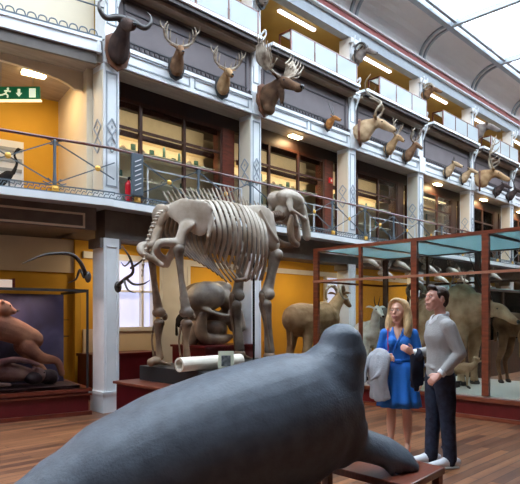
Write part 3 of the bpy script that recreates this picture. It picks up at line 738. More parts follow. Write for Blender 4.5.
for i in range(14):
    x = .34+i*.098; zt = sp(x)-.02; L = 1.16-.35*abs(i-9)/9*(.6 if i>9 else 1.2); w = .50+.05*math.sin(i/16*PI)- (.10 if i>12 else 0)
    for s in (-1,1):
        MB().tube([(x,s*.06,zt),(x-.02,s*w*.62,zt+.0),(x-.03,s*w,zt-.32),(x+.03,s*w*.93,zt-L*.66),(x+.14,s*w*.45,zt-L)],[(.024,.020),(.036,.016),(.038,.015),(.034,.015),(.022,.014)],seg=8,side=(1,0,0)).build('rib', bone if s < 0 else bonedark, t, smooth=True)  # far ribs get darker bone to imitate shade inside the rib cage
MB().tube([(1.35,0,1.36),(1.6,0,1.40),(1.85,0,1.58),(1.98,0,1.75)],[.025,.04,.045,.035],seg=8).build('breastbone', bonedark, t, smooth=True)
# pelvis
m = MB()
for s in (-1,1):
    m.tube([(.0,s*.03,2.32),(.03,s*.30,2.28),(.16,s*.55,2.16),(.22,s*.64,2.12)],[(.045,.10),(.035,.20),(.032,.27),(.025,.22)],seg=14,side=(1,0,0))
    m.tube([(.22,s*.62,2.36),(.26,s*.68,2.14),(.22,s*.64,1.90)],[.03,.035,.03],seg=8)
    m.tube([(.06,s*.36,2.10),(-.01,s*.33,1.94),(-.05,s*.32,1.78)],[(.05,.19),(.07,.09),(.085,.085)],seg=10,side=(1,0,0))
    m.tube([(-.05,s*.30,1.80),(-.12,s*.16,1.60),(-.06,s*.03,1.52)],[.08,.06,.05],seg=10)
    m.tube([(-.05,s*.30,1.82),(-.32,s*.24,1.80),(-.34,s*.18,1.68),(-.15,s*.10,1.58)],[.07,.06,.055,.05],seg=10)
m.build('pelvis', bone, t, organic=.02, sm=4)
# tail
m = MB(); 
for i in range(16):
    f_ = i/15; m.ell((-.12-.26*math.sin(f_*1.5)-.05*f_, 0.05, 2.30-.95*f_**1.25),(.045*(1-.6*f_),.05*(1-.6*f_),.022))
m.tube([(-.08,.05,2.32),(-.25,.05,2.1),(-.38,.05,1.7),(-.42,.05,1.35)],.012,seg=6)
m.build('tail', bone, t, smooth=True)
def long_bone(pts, r, e0, e1, mm, name):
    m = MB().tube(pts, r, seg=12)
    p0, p1 = Vector(pts[0]), Vector(pts[-1])
    for s in (-1,1):
        m.ell(p0+Vector((0,s*e0*.35,0)), e0*.85); m.ell(p1+Vector((0,s*e1*.5,0)), (e1*.95,e1*.6,e1*.8))
    return m.build(name, mm, t, organic=.016, sm=3)
for s in (-1,1):
    y = s*.34
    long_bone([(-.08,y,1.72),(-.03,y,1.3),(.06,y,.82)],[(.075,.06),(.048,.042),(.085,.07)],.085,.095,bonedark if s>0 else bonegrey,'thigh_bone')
    long_bone([(.06,y,.66),(.05,y,.4),(.07,y,.14)],[.08,.045,.06],.085,.06,bonedark,'shin_bone')
    MB().tube([(.03,y+.09,.62),(.0,y+.1,.4),(.03,y+.09,.15)],[.02,.014,.02],seg=6).build('calf_bone', bonedark, t, smooth=True)
    MB().ell((.17,y,.76),(.04,.05,.06)).build('knee_cap', bonedark, t, smooth=True)
    m = MB().ell((.0,y,.09),(.09,.10,.07)).ell((-.08,y,.07),(.07,.06,.065))
    for j in range(5): m.tube([(.05,y+(j-2)*.045,.07),(.14,y+(j-2)*.055,.04),(.19,y+(j-2)*.06,.025)],[.026,.024,.018],seg=6)
    m.build('hind_foot', bonedark, t, organic=.012, sm=2)
    # front
    m = MB().tube([(1.22,s*.30,2.44),(1.50,s*.44,2.28),(1.78,s*.42,1.98),(1.84,s*.40,1.88)],[(.03,.12),(.03,.31),(.05,.15),(.075,.10)],seg=12,side=(0,1,0))
    m.tube([(1.45,s*.46,2.46),(1.62,s*.50,2.18),(1.84,s*.50,1.98)],[.02,.03,.02],seg=8)
    m.build('shoulder_blade', bone if s < 0 else bonegrey, t, organic=.014, sm=3)
    long_bone([(1.86,s*.40,1.78),(1.78,s*.38,1.45),(1.70,s*.36,1.12)],[(.12,.10),(.085,.075),(.12,.09)],.12,.12,bonegrey,'upper_arm_bone')
    long_bone([(1.66,s*.36,.96),(1.72,s*.36,.6),(1.76,s*.36,.2)],[.11,.07,.085],.10,.08,bonegrey,'forearm_bone')
    MB().tube([(1.58,s*.36,1.10),(1.60,s*.38,.85),(1.66,s*.40,.5),(1.72,s*.41,.2)],[.05,.04,.025,.03],seg=8).build('elbow_bone', bonedark, t, smooth=True)
    m = MB().ell((1.76,s*.36,.11),(.10,.11,.08))
    for j in range(5): m.tube([(1.80,s*.36+(j-2)*.045,.08),(1.88,s*.36+(j-2)*.055,.04),(1.93,s*.36+(j-2)*.06,.025)],[.028,.025,.018],seg=6)
    m.build('front_foot', bonedark, t, organic=.012, sm=2)
# neck + skull
m = MB()
for i in range(6): m.ell((2.18+i*.05,0,2.50+i*.012),(.022,.13,.10),seg=10)
m.tube([(2.15,0,2.50),(2.46,0,2.56)],.05); m.build('neck', bonedark, t, smooth=True)
sk = MB()
for s in (-1,1):
    sk.ell((2.56,s*.10,2.84),(.33,.20,.17),(0,8,0))
    sk.tube([(2.82,s*.13,2.74),(2.94,s*.12,2.50),(3.00,s*.12,2.22)],[(.085,.10),(.075,.08),(.075,.085)],seg=12,side=(0,1,0))   # tusk sockets
    sk.tube([(2.42,s*.27,2.62),(2.60,s*.34,2.52),(2.78,s*.27,2.50),(2.86,s*.17,2.55)],[.03,.026,.028,.04],seg=8)
    sk.tube([(2.42,s*.20,2.78),(2.40,s*.25,2.62)],[.08,.04],seg=8)
sk.ell((2.76,0,2.80),(.17,.22,.15)); sk.ell((2.47,0,2.62),(.14,.16,.15)); sk.tube([(2.55,0,2.52),(2.80,0,2.42)],[.10,.08])
s_ = sk.build('skull', bone, t, organic=.014, sm=3)
jw = MB()
for s in (-1,1):
    jw.tube([(2.46,s*.22,2.52),(2.44,s*.21,2.30),(2.52,s*.18,2.12),(2.74,s*.10,2.06),(2.88,s*.02,2.10)],[(.03,.05),(.035,.09),(.045,.08),(.04,.06),(.03,.03)],seg=10,side=(0,1,0))
jw.build('jaw', bonedark, t, organic=.012, sm=3)  # dark bone colour imitates the shaded hollow beneath the skull
MB().cyl((1.75,0,.0),(1.75,0,2.45),.018,seg=8).build('support_rod', black, t)

# placard, card and roll on the plinth
t = thing('placard','small white slanted placard on the plinth at the skeleton rear foot','placard',(4.80,6.18,.53),R(-60))
MB().prism_xz([(-.0,.0),(.14,.0),(.14,.02),(.0,.10)],-.12,.12).build('wedge', plinthtop, t)
MB(Matrix.Translation((.07,0,.068)) @ Matrix.Rotation(R(29.7),4,'Y')).box((-.07,-.105,.0),(.07,.105,.006)).build('card', labelm, t)
p0 = W(179,369,7.75); p1 = W(240,361,8.55)
A0 = Vector((p0.x,p0.y,SZ)); 
t = thing('paper_roll','thick cream rolled sheet lying on the plinth before the skeleton','roll',tuple(A0))
d = Vector((p1.x-p0.x,p1.y-p0.y,0)); zz = .105
mm_ = MB(); segs=20
dn = d.normalized(); sd = Vector((-dn.y,dn.x,0))
rings=[]
for (c0,r) in ((Vector((0,0,zz)),.10),(Vector((0,0,zz))+d,.10),(Vector((0,0,zz))+d,.075),(Vector((0,0,zz)),.075)):
    rings.append([mm_.v(c0+sd*math.cos(2*PI*j/segs)*r+Vector((0,0,1))*math.sin(2*PI*j/segs)*r) for j in range(segs)])
for i in range(4):
    for j in range(segs): mm_.bm.faces.new((rings[i][j],rings[i][(j+1)%segs],rings[(i+1)%4][(j+1)%segs],rings[(i+1)%4][j]))
mm_.build('sheet', mat('cream_paper',(.80,.72,.60),.7,var=.1,vscale=8), t, smooth=False)
mm_ = MB(); mm_.tube([Vector((0,0,zz))-dn*.004,Vector((0,0,zz))+dn*.03],.098,seg=20,caps=False); mm_.bm.free()
p = W(226,357,8.1)
t = thing('picture_card','upright cream card with a small dark picture before the skull plinth','card',(p.x,p.y,SZ),R(-40))
MB().box((-.11,-.01,0),(.11,.01,.27)).build('card', mat('pale_green_card',(.70,.70,.52),.7), t)
MB().box((-.065,-.016,.06),(.065,-.011,.21)).build('picture', mat('dark_picture',(.05,.06,.06),.6,col2=(.25,.25,.24),vscale=18), t)
MB().box((-.08,.01,0),(.08,.07,.012)).build('foot', black, t)

# second skull on its own red plinth
t = thing('plinth','dark red plinth under the grey brown skull between the skeleton legs','plinth',(6.95,8.15,0))
MB().box((-.35,-.15,0),(.85,.85,.93)).build('body', redpaint, t, bevel=.004)
MB().box((-.38,-.18,.931),(.88,.88,.97)).build('top_board', redpaint, t)
t = thing('elephant_skull','massive grey brown animal skull with jaw on a dark red plinth','skull',(7.15,8.45,.97),R(-20)); t.scale=(1.12,)*3
m = MB()
for s in (-1,1):
    m.ell((-.18,s*.17,.82),(.36,.26,.26),(0,-8,0))
    m.tube([(.18,s*.15,.82),(.36,s*.14,.62),(.46,s*.14,.30)],[(.12,.13),(.10,.11),(.10,.11)],seg=12,side=(0,1,0))
    m.tube([(-.28,s*.32,.62),(-.05,s*.40,.52),(.18,s*.30,.50),(.26,s*.18,.55)],[.045,.035,.035,.05],seg=8)
m.ell((.05,0,.85),(.25,.22,.20)); m.ell((-.25,0,.60),(.2,.25,.2)); m.tube([(-.1,0,.5),(.25,0,.42)],[.14,.11])
m.tube([(.0,.0,1.02),(.2,.05,1.05)],[.07,.06]); m.ell((.22,0,.98),(.13,.16,.11))
m.build('cranium', bonegrey, t, organic=.02, sm=3)
m = MB()
for s in (-1,1): m.tube([(-.26,s*.26,.52),(-.30,s*.25,.25),(-.18,s*.22,.10),(.12,s*.15,.08),(.32,s*.05,.13)],[(.05,.08),(.06,.12),(.07,.10),(.06,.08),(.05,.05)],seg=10,side=(0,1,0))
m.ell((-.02,0,.26),(.30,.20,.20)); m.tube([(-.3,0,.3),(-.42,0,.02)],[.16,.13]); m.build('jaw', bonedark, t, organic=.018, sm=3)
# dark red bench below the window
t = thing('bench','long dark red bench cabinet under the pale window','bench',(5.1,9.3,0))
MB().box((0,0,0),(1.4,.6,.78)).build('body', redpaint, t); MB().box((-.03,-.03,.781),(1.43,.6,.83)).build('top', redpaint, t)
# radiator
t = thing('radiator','ribbed yellow painted radiator on the yellow wall behind the antelope','radiator',(9.2,WB-.02,0))
for i in range(12): MB().box((i*.1,-.12,0),(i*.1+.06,-.02,.9)).build('fin', yellow, t, bevel=.01)

# ------------------------------------------------------------------ quadrupeds
def quad(name, label, cat, loc, rz, fm, H=1.0, L=1.1, body=.22, neck=.45, head_up=.5, headlen=.3, horns=None, hm=horn, hump=0, legr=.04, base=0, hornsc=1, tail=True, belly=None, grp=None, shag=0):
    """local: faces +x, withers height H, trunk length L, feet at z=0"""
    t = thing(name, label, cat, loc, rz, grp)
    r = body; zb = H-r
    m = MB()
    m.tube([(-L/2,0,zb+.02),(-L*.3,0,zb-.0),(0,0,zb-.02),(L*.3,0,zb+.0+hump*.5),(L/2,0,zb+.02+hump*.3)],[(r*.72,r*.85),(r*.85,r*.95),(r*.88,r*.95),(r*.85,r*1.08+hump*.6),(r*.6,r*.8)],seg=16,side=(0,1,0))
    nx, nz = L/2+neck*math.cos(head_up)*.9, zb+r*.35+neck*math.sin(head_up)
    m.tube([(L*.36,0,zb+r*.1),(L*.5+.02,0,zb+r*.35+hump*.2),((L/2+nx)/2+.03,0,(zb+r*.5+nz)/2),(nx,0,nz)],[(r*.6,r*.85),(r*.48,r*.62),(r*.34,r*.45),(r*.3,r*.36)],seg=14,side=(0,1,0))
    hl = headlen
    m.tube([(nx-.02,0,nz+.02),(nx+hl*.35,0,nz-.01),(nx+hl*.75,0,nz-hl*.28),(nx+hl,0,nz-hl*.42)],[(hl*.22,hl*.27),(hl*.22,hl*.26),(hl*.14,hl*.16),(hl*.11,hl*.12)],seg=12,side=(0,1,0))
    for s in (-1,1):
        y = s*r*.52
        m.tube([(L*.36,y,zb-r*.1),(L*.38,y,zb-r*.9),(L*.37,y*.95,H*.30),(L*.38,y*.95,H*.12),(L*.39,y*.95,.05)],[(r*.3,r*.42),(legr*1.7,legr*1.9),(legr*1.1,legr*1.15),(legr*.8,legr*.8),(legr*1.05,legr*1.0)],seg=10,side=(0,1,0))
        m.tube([(-L*.38,y,zb),(-L*.36,y,zb-r*.8),(-L*.40,y,H*.46),(-L*.50,y*.95,H*.30),(-L*.46,y*.95,H*.12),(-L*.44,y*.95,.05)],[(r*.38,r*.6),(r*.28,r*.42),(legr*1.5,legr*1.7),(legr*1.0,legr*1.1),(legr*.8,legr*.8),(legr*1.05,legr)],seg=10,side=(0,1,0))
    if shag:
        for i in range(14):
            x = -L*.45+L*.9*i/13
            for s in (-1,1): m.tube([(x,s*r*.6,zb-r*.3),(x,s*r*.72,zb-r*.95),(x+.02,s*r*.5,zb-r*1.35)],[.05,.04,.008],seg=6)
    m.build('body', fm, t, organic=.02, sm=3)
    for s in (-1,1):
        MB().tube([(nx-.01,s*hl*.2,nz+hl*.14),(nx-.04,s*hl*.45,nz+hl*.24),(nx-.06,s*hl*.68,nz+hl*.2)],[(.015,.02),(.013,hl*.12),(.004,.01)],seg=8,side=(.5,0,.8)).build('ear', fm, t, smooth=True)
        MB().ell((nx+hl*.38,s*hl*.2,nz+hl*.05),.014,seg=8).build('eye', black, t)
        for x in (L*.39,-L*.44): MB().tube([(x,s*r*.5,.04),(x+.03,s*r*.5,.02)],[legr*1.1,legr*.9],seg=8).build('hoof', horn, t, smooth=True)
        if horns:
            o = antler(horns,s).build('horn', hm, t, smooth=True); o.location = (nx,0,nz+hl*.2); o.rotation_euler.z = R(90); o.scale=(hornsc,)*3
    if tail: MB().tube([(-L/2-.02,0,zb+r*.4),(-L/2-.12,0,zb),(-L/2-.12,0,zb-r*1.3)],[.03,.022,.03],seg=8).build('tail', fm, t, smooth=True)
    MB().ell((nx+hl*1.06,0,nz-hl*.42),(hl*.07,hl*.09,hl*.08),seg=8).build('nose', black, t, smooth=True)
    return t
quad('mounted_antelope','large orange tan curl horned antelope mount standing between the skeleton and the glass case','antelope',(8.95,7.42,.10),R(8),f_tan,1.70,1.35,.36,.62,.62,.42,'ram',hornpale,0,.055,hornsc=1.1)
t = thing('low_stand','low dark wooden stand beneath the orange tan antelope','stand',(8.15,6.98,0)); MB().box((0,0,0),(1.85,.95,.095)).build('top', brown, t)
quad('mounted_black_goat','black horned goat mount on the ground floor behind the skeleton front leg','goat',(7.55,9.3,.25),R(-20),f_black,1.35,.8,.2,.45,.9,.3,'oryx',black,0,.04,hornsc=.35)
t = thing('low_stand','low dark wooden stand beneath the black goat','stand',(7.1,8.98,0)); MB().box((0,0,0),(.98,.62,.245)).build('top', brown, t)

# ------------------------------------------------------------------ glass case on the right
CX0, CX1 = 8.2, 10.6; CY0, CY1 = -1.2, 6.8; CZ = 2.77; CBz = .33
redpaint2 = mat('case_base_red', (.17,.014,.014), .35, var=.2); railw = mat('highlight_rail_wood', (.42,.17,.10), .3)  # rail wood lightened to imitate a highlight along the front middle rail
t = thing('glass_case','huge mahogany framed glass case of mounted animals behind the couple','display case',(CX0,CY0,0))
Wd, Ln = CX1-CX0, CY1-CY0
MB().box((0,0,.04),(Wd,Ln,CBz-.06)).build('base', redpaint2, t)
MB().box((-.04,-.04,0),(Wd+.04,Ln+.04,.06)).box((-.05,-.05,CBz-.06),(Wd+.05,Ln+.05,CBz)).build('base_moulding', casewood, t, bevel=.005)
MB().box((.06,.06,CBz),(Wd-.06,Ln-.06,CBz+.02)).build('case_floor', casefloor, t)
ys = [6.8,5.76,4.72,3.56,2.5,1.4,.3,-1.2]
f = MB()
for i,y in enumerate(ys):
    w = .10 if i in (0,2,3,5,7) else .045
    yy = min(max(y-CY0,w/2),Ln-w/2)
    MB().box((0,yy-w/2,CBz+.02),(.07,yy+w/2,CZ-.05)).build('post', casewood, t)
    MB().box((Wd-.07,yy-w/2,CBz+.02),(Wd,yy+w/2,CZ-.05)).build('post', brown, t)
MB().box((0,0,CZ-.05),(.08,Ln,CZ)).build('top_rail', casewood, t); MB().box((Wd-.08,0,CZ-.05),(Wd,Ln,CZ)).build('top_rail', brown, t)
MB().box((.08,0,CZ-.05),(Wd-.08,.08,CZ)).build('top_rail', casewood, t); MB().box((.08,Ln-.08,CZ-.05),(Wd-.08,Ln,CZ)).build('top_rail', casewood, t)
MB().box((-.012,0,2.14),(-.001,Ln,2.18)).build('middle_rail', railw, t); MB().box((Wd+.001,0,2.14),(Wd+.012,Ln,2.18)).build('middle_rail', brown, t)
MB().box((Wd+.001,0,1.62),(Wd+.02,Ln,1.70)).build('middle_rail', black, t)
MB().box((.08,Ln-.008,2.14),(Wd-.08,Ln,2.18)).build('middle_rail', casewood, t)
for i in range(len(ys)-1):
    a, b = ys[i+1]-CY0+.05, ys[i]-CY0-.05
    MB().box((.03,a,CBz+.02),(.036,b,CZ-.05)).build('glass_pane', pane, t)
    MB().box((Wd-.036,a,CBz+.02),(Wd-.03,b,CZ-.05)).build('glass_pane', pane, t)
    MB().box((.08,a+.0,CZ-.03),(Wd-.08,b,CZ-.022)).build('roof_pane', tealpane, t)
    MB().box((.08,b,CZ-.045),(Wd-.08,b+.1,CZ-.005)).build('roof_bar', brown, t)
MB().box((.08,Ln-.036,CBz+.02),(Wd-.08,Ln-.03,CZ-.05)).build('glass_pane', pane, t)
FZ = CBz+.02
def inC(n,l,c,x,y,rz,*a,z=FZ,**k): return quad(n,l,c,(x,y,z),R(rz),*a,**k)
inC('mounted_goat','shaggy white mountain goat with small horns in the left of the glass case','goat',8.95,6.12,-125,f_white,1.08,.60,.22,.40,1.0,.27,'spike',horn,0,.045,hornsc=.9,shag=1)
inC('mounted_ox','large pale tan humped wild ox with long dark swept horns inside the glass case','ox',9.45,4.75,-100,f_pale,1.56,1.0,.37,.36,-.15,.45,'oryx',horn,.14,.075,hornsc=1.3)
inC('mounted_ibex','brown ibex with curled horns at the far left inside the glass case','ibex',10.0,6.15,-60,f_grey,1.35,.7,.2,.42,1.05,.3,'ram',hornpale,0,.04,hornsc=1.1)
inC('mounted_antelope','tan antelope lowering its head at the right end of the glass case','antelope',9.35,2.95,-95,f_tan,1.05,.85,.23,.32,.1,.32,'spike',horn,0,.045)
inC('mounted_antelope','pale brown antelope with long twisted horns at the back of the glass case','antelope',10.05,3.7,-100,f_brown,1.25,.8,.22,.4,.9,.3,'kudu',hornpale,0,.04,hornsc=.7)
inC('mounted_deer','brown stag with pale branching antlers at the back of the glass case','deer',10.15,5.3,-95,f_brown,1.15,.55,.19,.4,1.1,.28,'stag',hornpale,0,.035,hornsc=.75)
inC('mounted_kid','small tan kid lying low by the case front at the man','kid',8.75,4.25,-60,f_pale,.42,.4,.09,.16,.8,.13,None,horn,0,.018)
t = thing('case_support','black angled support bracket on the case floor beside the tan kid','bracket',(8.7,4.55,FZ)); MB().box((0,-.25,0),(.25,.12,.10)).build('block', blackm, t)
# another long case beyond, against the colonnade
t = thing('far_glass_case','dark wooden glass case standing along the colonnade beyond the big case','display case',(12.2,6.0,0))
MB().box((0,0,0),(5.5,1.2,.9)).build('base', brown, t); 
f = MB()
for x in (0,1.37,2.75,4.12,5.45):
    for y in (0,1.15): f.box((x,y,.9),(x+.05,y+.05,2.2))
f.box((0,0,2.15),(5.5,.05,2.2)); f.box((0,1.15,2.15),(5.5,1.2,2.2)); f.build('frame', brown, t)
MB().box((.02,.02,1.5),(5.48,1.18,1.52)).build('shelf', pane, t); MB().box((.0,.0,2.2),(5.5,1.2,2.22)).build('roof_pane', tealpane, t)
MB().box((.02,.02,.91),(5.48,.03,2.15)).build('glass_pane', pane, t)
names = ['pale','brown','grey','tan','white','dark']
for i, fm in enumerate((f_pale,f_brown,f_grey,f_tan,f_white,f_dark)):
    quad('small_mammal_mount','small %s four legged mount inside the far glass case'%names[i],'mammal',(12.6+i*.9,6.6,.91),R(-60),fm,.42,.42,.10,.14,.7,.13,'spike',horn,0,.02,hornsc=.5)
for i, fm in enumerate((f_grey,f_white,f_tan,f_pale,f_brown)):
    quad('small_mammal_mount','small %s horned mount on the glass shelf of the far case'%['grey','white','tan','pale','brown'][i],'mammal',(12.8+i*1.0,6.6,1.525),R(-40),fm,.36,.36,.09,.14,.8,.12,'oryx',horn,0,.02,hornsc=.3)

for i in range(11):  # skulls added to stand in for reflected clutter in the case glass
    x = 11.6+i*.72; kd = ('stag','moose','kudu')[i%3]
    t = thing('reflection_skull','added pale skull with %s, standing in for reflections in the case glass'%{'stag':'branching antlers','moose':'broad palmate antlers','kudu':'long twisted horns'}[kd],'skull',(x,7.98,2.62 if i%2 else 2.9),R(15),'added horned skulls standing in for glass reflections')
    MB().tube([(0,0,0),(0,-.14,-.05),(0,-.32,-.18)],[.08,.07,.03]).tube([(0,.0,-.02),(0,.04,-.02)],.07).build('skull', bone, t, smooth=True)
    for s_g in (-1,1):
        o = antler(kd,s_g).build('horn' if kd == 'kudu' else 'antler', antlerm, t, smooth=True); o.location = (0,-.04,.05); o.scale = (.62,)*3
# ------------------------------------------------------------------ diorama case at the left
t = thing('diorama_case','dark red based glazed diorama case at the left edge of the hall','display case',(4.59,8.05,0),LR)
MB().box((-4.6,.0,.03),(-.24,1.5,.38)).build('base', redpaint, t)
MB().box((-4.62,-.04,.36),(-.20,1.52,.41)).box((-4.62,-.04,.0),(-.20,1.52,.06)).box((-4.62,-.03,.30),(-.20,-.001,.33)).build('base_moulding', maho, t)
f = MB().box((-4.6,0,1.89),(-.24,.03,1.93)); f.box((-.27,0,.41),(-.24,.03,1.89)); f.box((-.27,1.47,.41),(-.24,1.5,1.93)); f.box((-.27,.03,1.89),(-.24,1.47,1.93)); f.build('frame', blackm, t)
MB().box((-4.6,.02,.41),(-.36,.026,1.88)).build('glass_pane', pane, t)
MB().box((-4.6,.75,.41),(-.42,.80,1.87)).build('painted_backdrop', paintm, t)
g = MB().box((-.6,1.0,1.17),(-.27,1.02,1.19)).box((-.6,1.0,1.45),(-.27,1.012,1.46)).box((-.38,1.0,.41),(-.368,1.012,1.87)); g.build('frame_bars', blackm, t)
MB().box((-4.6,.03,.411),(-.37,.74,.46)).build('ground_mat', mat('diorama_ground',(.05,.02,.025),.8,var=.5,vscale=6,bump=.5,bscale=12), t)
# big cat fight
def LPd(x,y,z): return LM @ Vector((x,y,z))
def cat(label, x, y, fm, pts, rads, legs, head, name='mounted_lion', catg='lion'):
    o = thing(name,label,catg,tuple(LPd(x,y,.46)),LR)
    m = MB().tube(pts,rads,seg=14)
    for l,r in legs: m.tube(l,r,seg=9)
    hx,hy,hz = head
    m.ell(head,(.13,.12,.12)); m.tube([head,(hx+.14,hy,hz-.04)],[.09,.05]); m.ell((hx-.03,hy-.09,hz+.1),.035); m.ell((hx-.03,hy+.09,hz+.1),.035)
    m.build('body', fm, o, organic=.018, sm=3)
    MB().ell((hx+.20,hy,hz-.03),(.02,.03,.02)).build('nose', black, o, smooth=True)
    for s in (-1,1): MB().ell((hx+.08,hy+s*.075,hz+.04),.014,seg=8).build('eye', black, o)
    return o
f_cat = fur('lion_fur',(.42,.20,.12),(.20,.08,.06),3)
f_cat2 = fur('pale_prey_fur',(.34,.22,.20),(.13,.06,.07),3)
cat('tawny lion mount leaping down to the right in the diorama case',-1.42,.42,f_cat,[(-1.0,0,.95),(-.5,0,.98),(.05,0,.88),(.45,0,.70)],[.20,.21,.20,.16],
    [([(.35,-.1,.6),(.55,-.12,.42),(.78,-.12,.36),(.86,-.1,.16)],[.12,.09,.06,.05]),([(.3,.1,.6),(.5,.1,.35),(.7,.1,.12)],[.12,.08,.05]),([(-.9,-.12,.9),(-1.1,-.14,.55),(-.9,-.14,.2),(-.8,-.14,.04)],[.16,.11,.06,.06])],(.02,-.08,1.17))
cat('pale striped prey animal lying under the lion in the diorama case',-1.45,.30,f_cat2,[(-1.1,0,.28),(-.6,0,.34),(0,0,.25),(.4,0,.18)],[.15,.19,.16,.10],
    [([(-.2,-.08,.3),(.15,-.14,.42),(.5,-.16,.34)],[.08,.05,.03]),([(-.5,-.1,.3),(-.3,-.16,.1),(.1,-.17,.06)],[.09,.05,.03])],(.52,0,.16),'mounted_prey','mammal')
t = thing('dark_rock','dark rounded rock at the right end of the diorama case','rock',tuple(LPd(-.85,.35,.455)),LR)
m = MB()
for i in range(7): m.ell((random.uniform(-.2,.2),random.uniform(-.12,.12),.08+random.uniform(0,.08)),(.14,.12,.10))
m.build('stone', mat('dark_stone',(.04,.025,.035),.7,bump=.5,bscale=15), t, organic=.02)
# case top lamp strip
p = LPd(-1.6,.6,2.05)
t = thing('strip_lamp','broad pale strip lamp lying on top of the diorama case','lamp',tuple(LPd(-1.25,.5,1.931)),LR)
MB().box((-3,0,0),(.0,.3,.14)).build('housing', mat('lamp_housing',(.72,.62,.52),.5,emit=.25,ecol=(1,.85,.7)), t); MB().box((0,-.01,0),(.04,.31,.16)).build('end_cap', maho, t)
area('diorama_light',tuple(LPd(-1.9,.25,1.85)),(2.5,.15),14,(1,.74,.66))
# ------------------------------------------------------------------ ground floor lamps (warm wash on the yellow walls)
for i,(x,y) in enumerate(((5.9,9.2),(8.3,8.95),(10.9,8.95),(13.6,8.95),(16.8,8.95))):
    lamp_obj('ground_lamp','round ground floor ceiling lamp, %s from the left behind the piers'%ORD[i],'lamp',(x,y,2.95),(.25,.25),warm_em,'lamps under the ground floor gallery ceiling')
    area('ground_lamp_light',(x,y,2.87),(.24,.24),12,(1,.76,.46))
q = LPd(-2.9,1.3,2.95); lamp_obj('ground_lamp','added ground floor ceiling lamp above the diorama case, out of view','lamp',tuple(q),(.25,.25),warm_em,'lamps under the ground floor gallery ceiling',LR); area('ground_lamp_light',(q.x,q.y,2.87),(.24,.24),5,(1,.70,.40))  # lamp added outside the view to light the left bay

# ------------------------------------------------------------------ seal on its platform
PZ = .35
def onp(u,v): 
    D = (EYE-PZ)*F/(v-316); return W(u,v,D)
poly = [onp(408,486),onp(445,467),onp(392,455.5)]
pl = [(p.x,p.y) for p in poly]
# tail arm of the platform runs back towards the camera's left
c8 = onp(330,466); c7 = onp(262,482); d_ = (c7-c8)
far = c7+d_*4.2; wdir = Vector((-d_.y,d_.x,0)).normalized(); 
if wdir.dot(Vector((-1,1,0))) < 0: wdir = -wdir
backL = far+wdir*.95
e_ = poly[2]
pl += [(e_.x-.40,e_.y+.45),(backL.x,backL.y),(far.x,far.y),(c8.x,c8.y)]
t = thing('seal_platform','low mahogany platform table under the dark grey seal','platform',(0,0,0))
MB().prism(pl, PZ-.055, PZ).build('table_top', plinthtop, t, bevel=.006)
cx = sum(p[0] for p in pl)/len(pl); cy = sum(p[1] for p in pl)/len(pl)
for i,(x,y) in enumerate(pl+[tuple(((c8+c7)/2)[:2])]):
    v = Vector((cx-x,cy-y,0)).normalized()*.07
    if i == 6: v = Vector((.03,.05,0))
    MB().box((x+v.x-.03,y+v.y-.03,0),(x+v.x+.03,y+v.y+.03,PZ-.056)).build('leg', maho, t)
A0 = Vector((W(300,410,4.2).x, W(300,410,4.2).y, PZ))
t = thing('seal_model','huge dark grey seal model lying with raised blunt head in the foreground','seal',tuple(A0))
def S(u,v,D): return W(u,v,D)-A0
def rp(px,D): return px/F*D
m = MB()
ctrl = [(-25,560,3.35,26),(20,533,3.4,46),(70,512,3.5,60),(125,484,3.65,70),(180,458,3.8,72),(235,438,3.95,71),(280,423,4.1,68),(303,413,4.2,63)]
m.tube([S(u,v,D) for u,v,D,r in ctrl],[rp(r,D) for u,v,D,r in ctrl],seg=32,sub=5)
m.tube([S(298,412,4.2),S(324,385,4.22),S(339,356,4.25),S(341,346,4.25)],[rp(60,4.2),rp(41,4.2),rp(28,4.2),rp(24,4.2)],seg=28,sub=5)
m.tube([S(280,430,4.1),S(328,428,4.15),S(334,436,4.15)],[rp(48,4.2),rp(37,4.2),rp(33,4.2)],seg=24)
m.tube([S(250,440,4.0),S(300,436,4.1)],[rp(38,4.1)]*2,seg=20)
# flipper, flat on the board
m.tube([S(345,440,4.15),S(368,446,4.25),S(387,452,4.3),S(403,458,4.32),S(416,467.5,4.32)],[(.16,.10),(.16,.09),(.16,.085),(.13,.055),(.07,.03)],seg=18,side=(.72,.69,.55))
for i in range(5): m.tube([S(376,448,4.22),S(392+i*6.5,474.5-i*1.2,4.16+i*.05)],[.05,.024],seg=10)
m.build('body', sealskin, t, organic=.016, sm=16)
zmin = min((v.co.z for v in t.children[0].data.vertices))
# flatten everything that would sink through the table top
for v in t.children[0].data.vertices:
    if v.co.z < .004: v.co.z = .004

# ------------------------------------------------------------------ people
def hand(m, wrist, d, side, sc=1, curl=.5, palm=(0,0,-1)):
    """five separate tapered fingers on a palm; d = direction of the hand, side = direction of the thumb"""
    w = Vector(wrist); d = Vector(d).normalized(); s = Vector(side); s = (s-d*s.dot(d)).normalized(); p = d.cross(s)
    k = w+d*.09*sc
    m.tube([w,w+d*.045*sc,k],[(.027*sc,.018*sc),(.038*sc,.016*sc),(.036*sc,.014*sc)],seg=10,side=tuple(s))
    for i,l in enumerate((.070,.080,.075,.060)):
        o = s*(.028-.0185*i)*sc; a = k+o-d*.012
        b = a+(d*.5*math.cos(curl*.5)+p*.5*math.sin(curl*.5))*l*sc; c = b+(d*math.cos(curl*1.4)+p*math.sin(curl*1.4))*l*.5*sc
        m.tube([a,b,c],[.0092*sc,.0085*sc,.0068*sc],seg=7,sub=2)
    a = w+d*.03*sc+s*.022*sc; m.tube([a,a+(d*.5+s*.75).normalized()*.035*sc,a+(d*.9+s*.5).normalized()*.068*sc],[.013*sc,.011*sc,.008*sc],seg=7,sub=2)

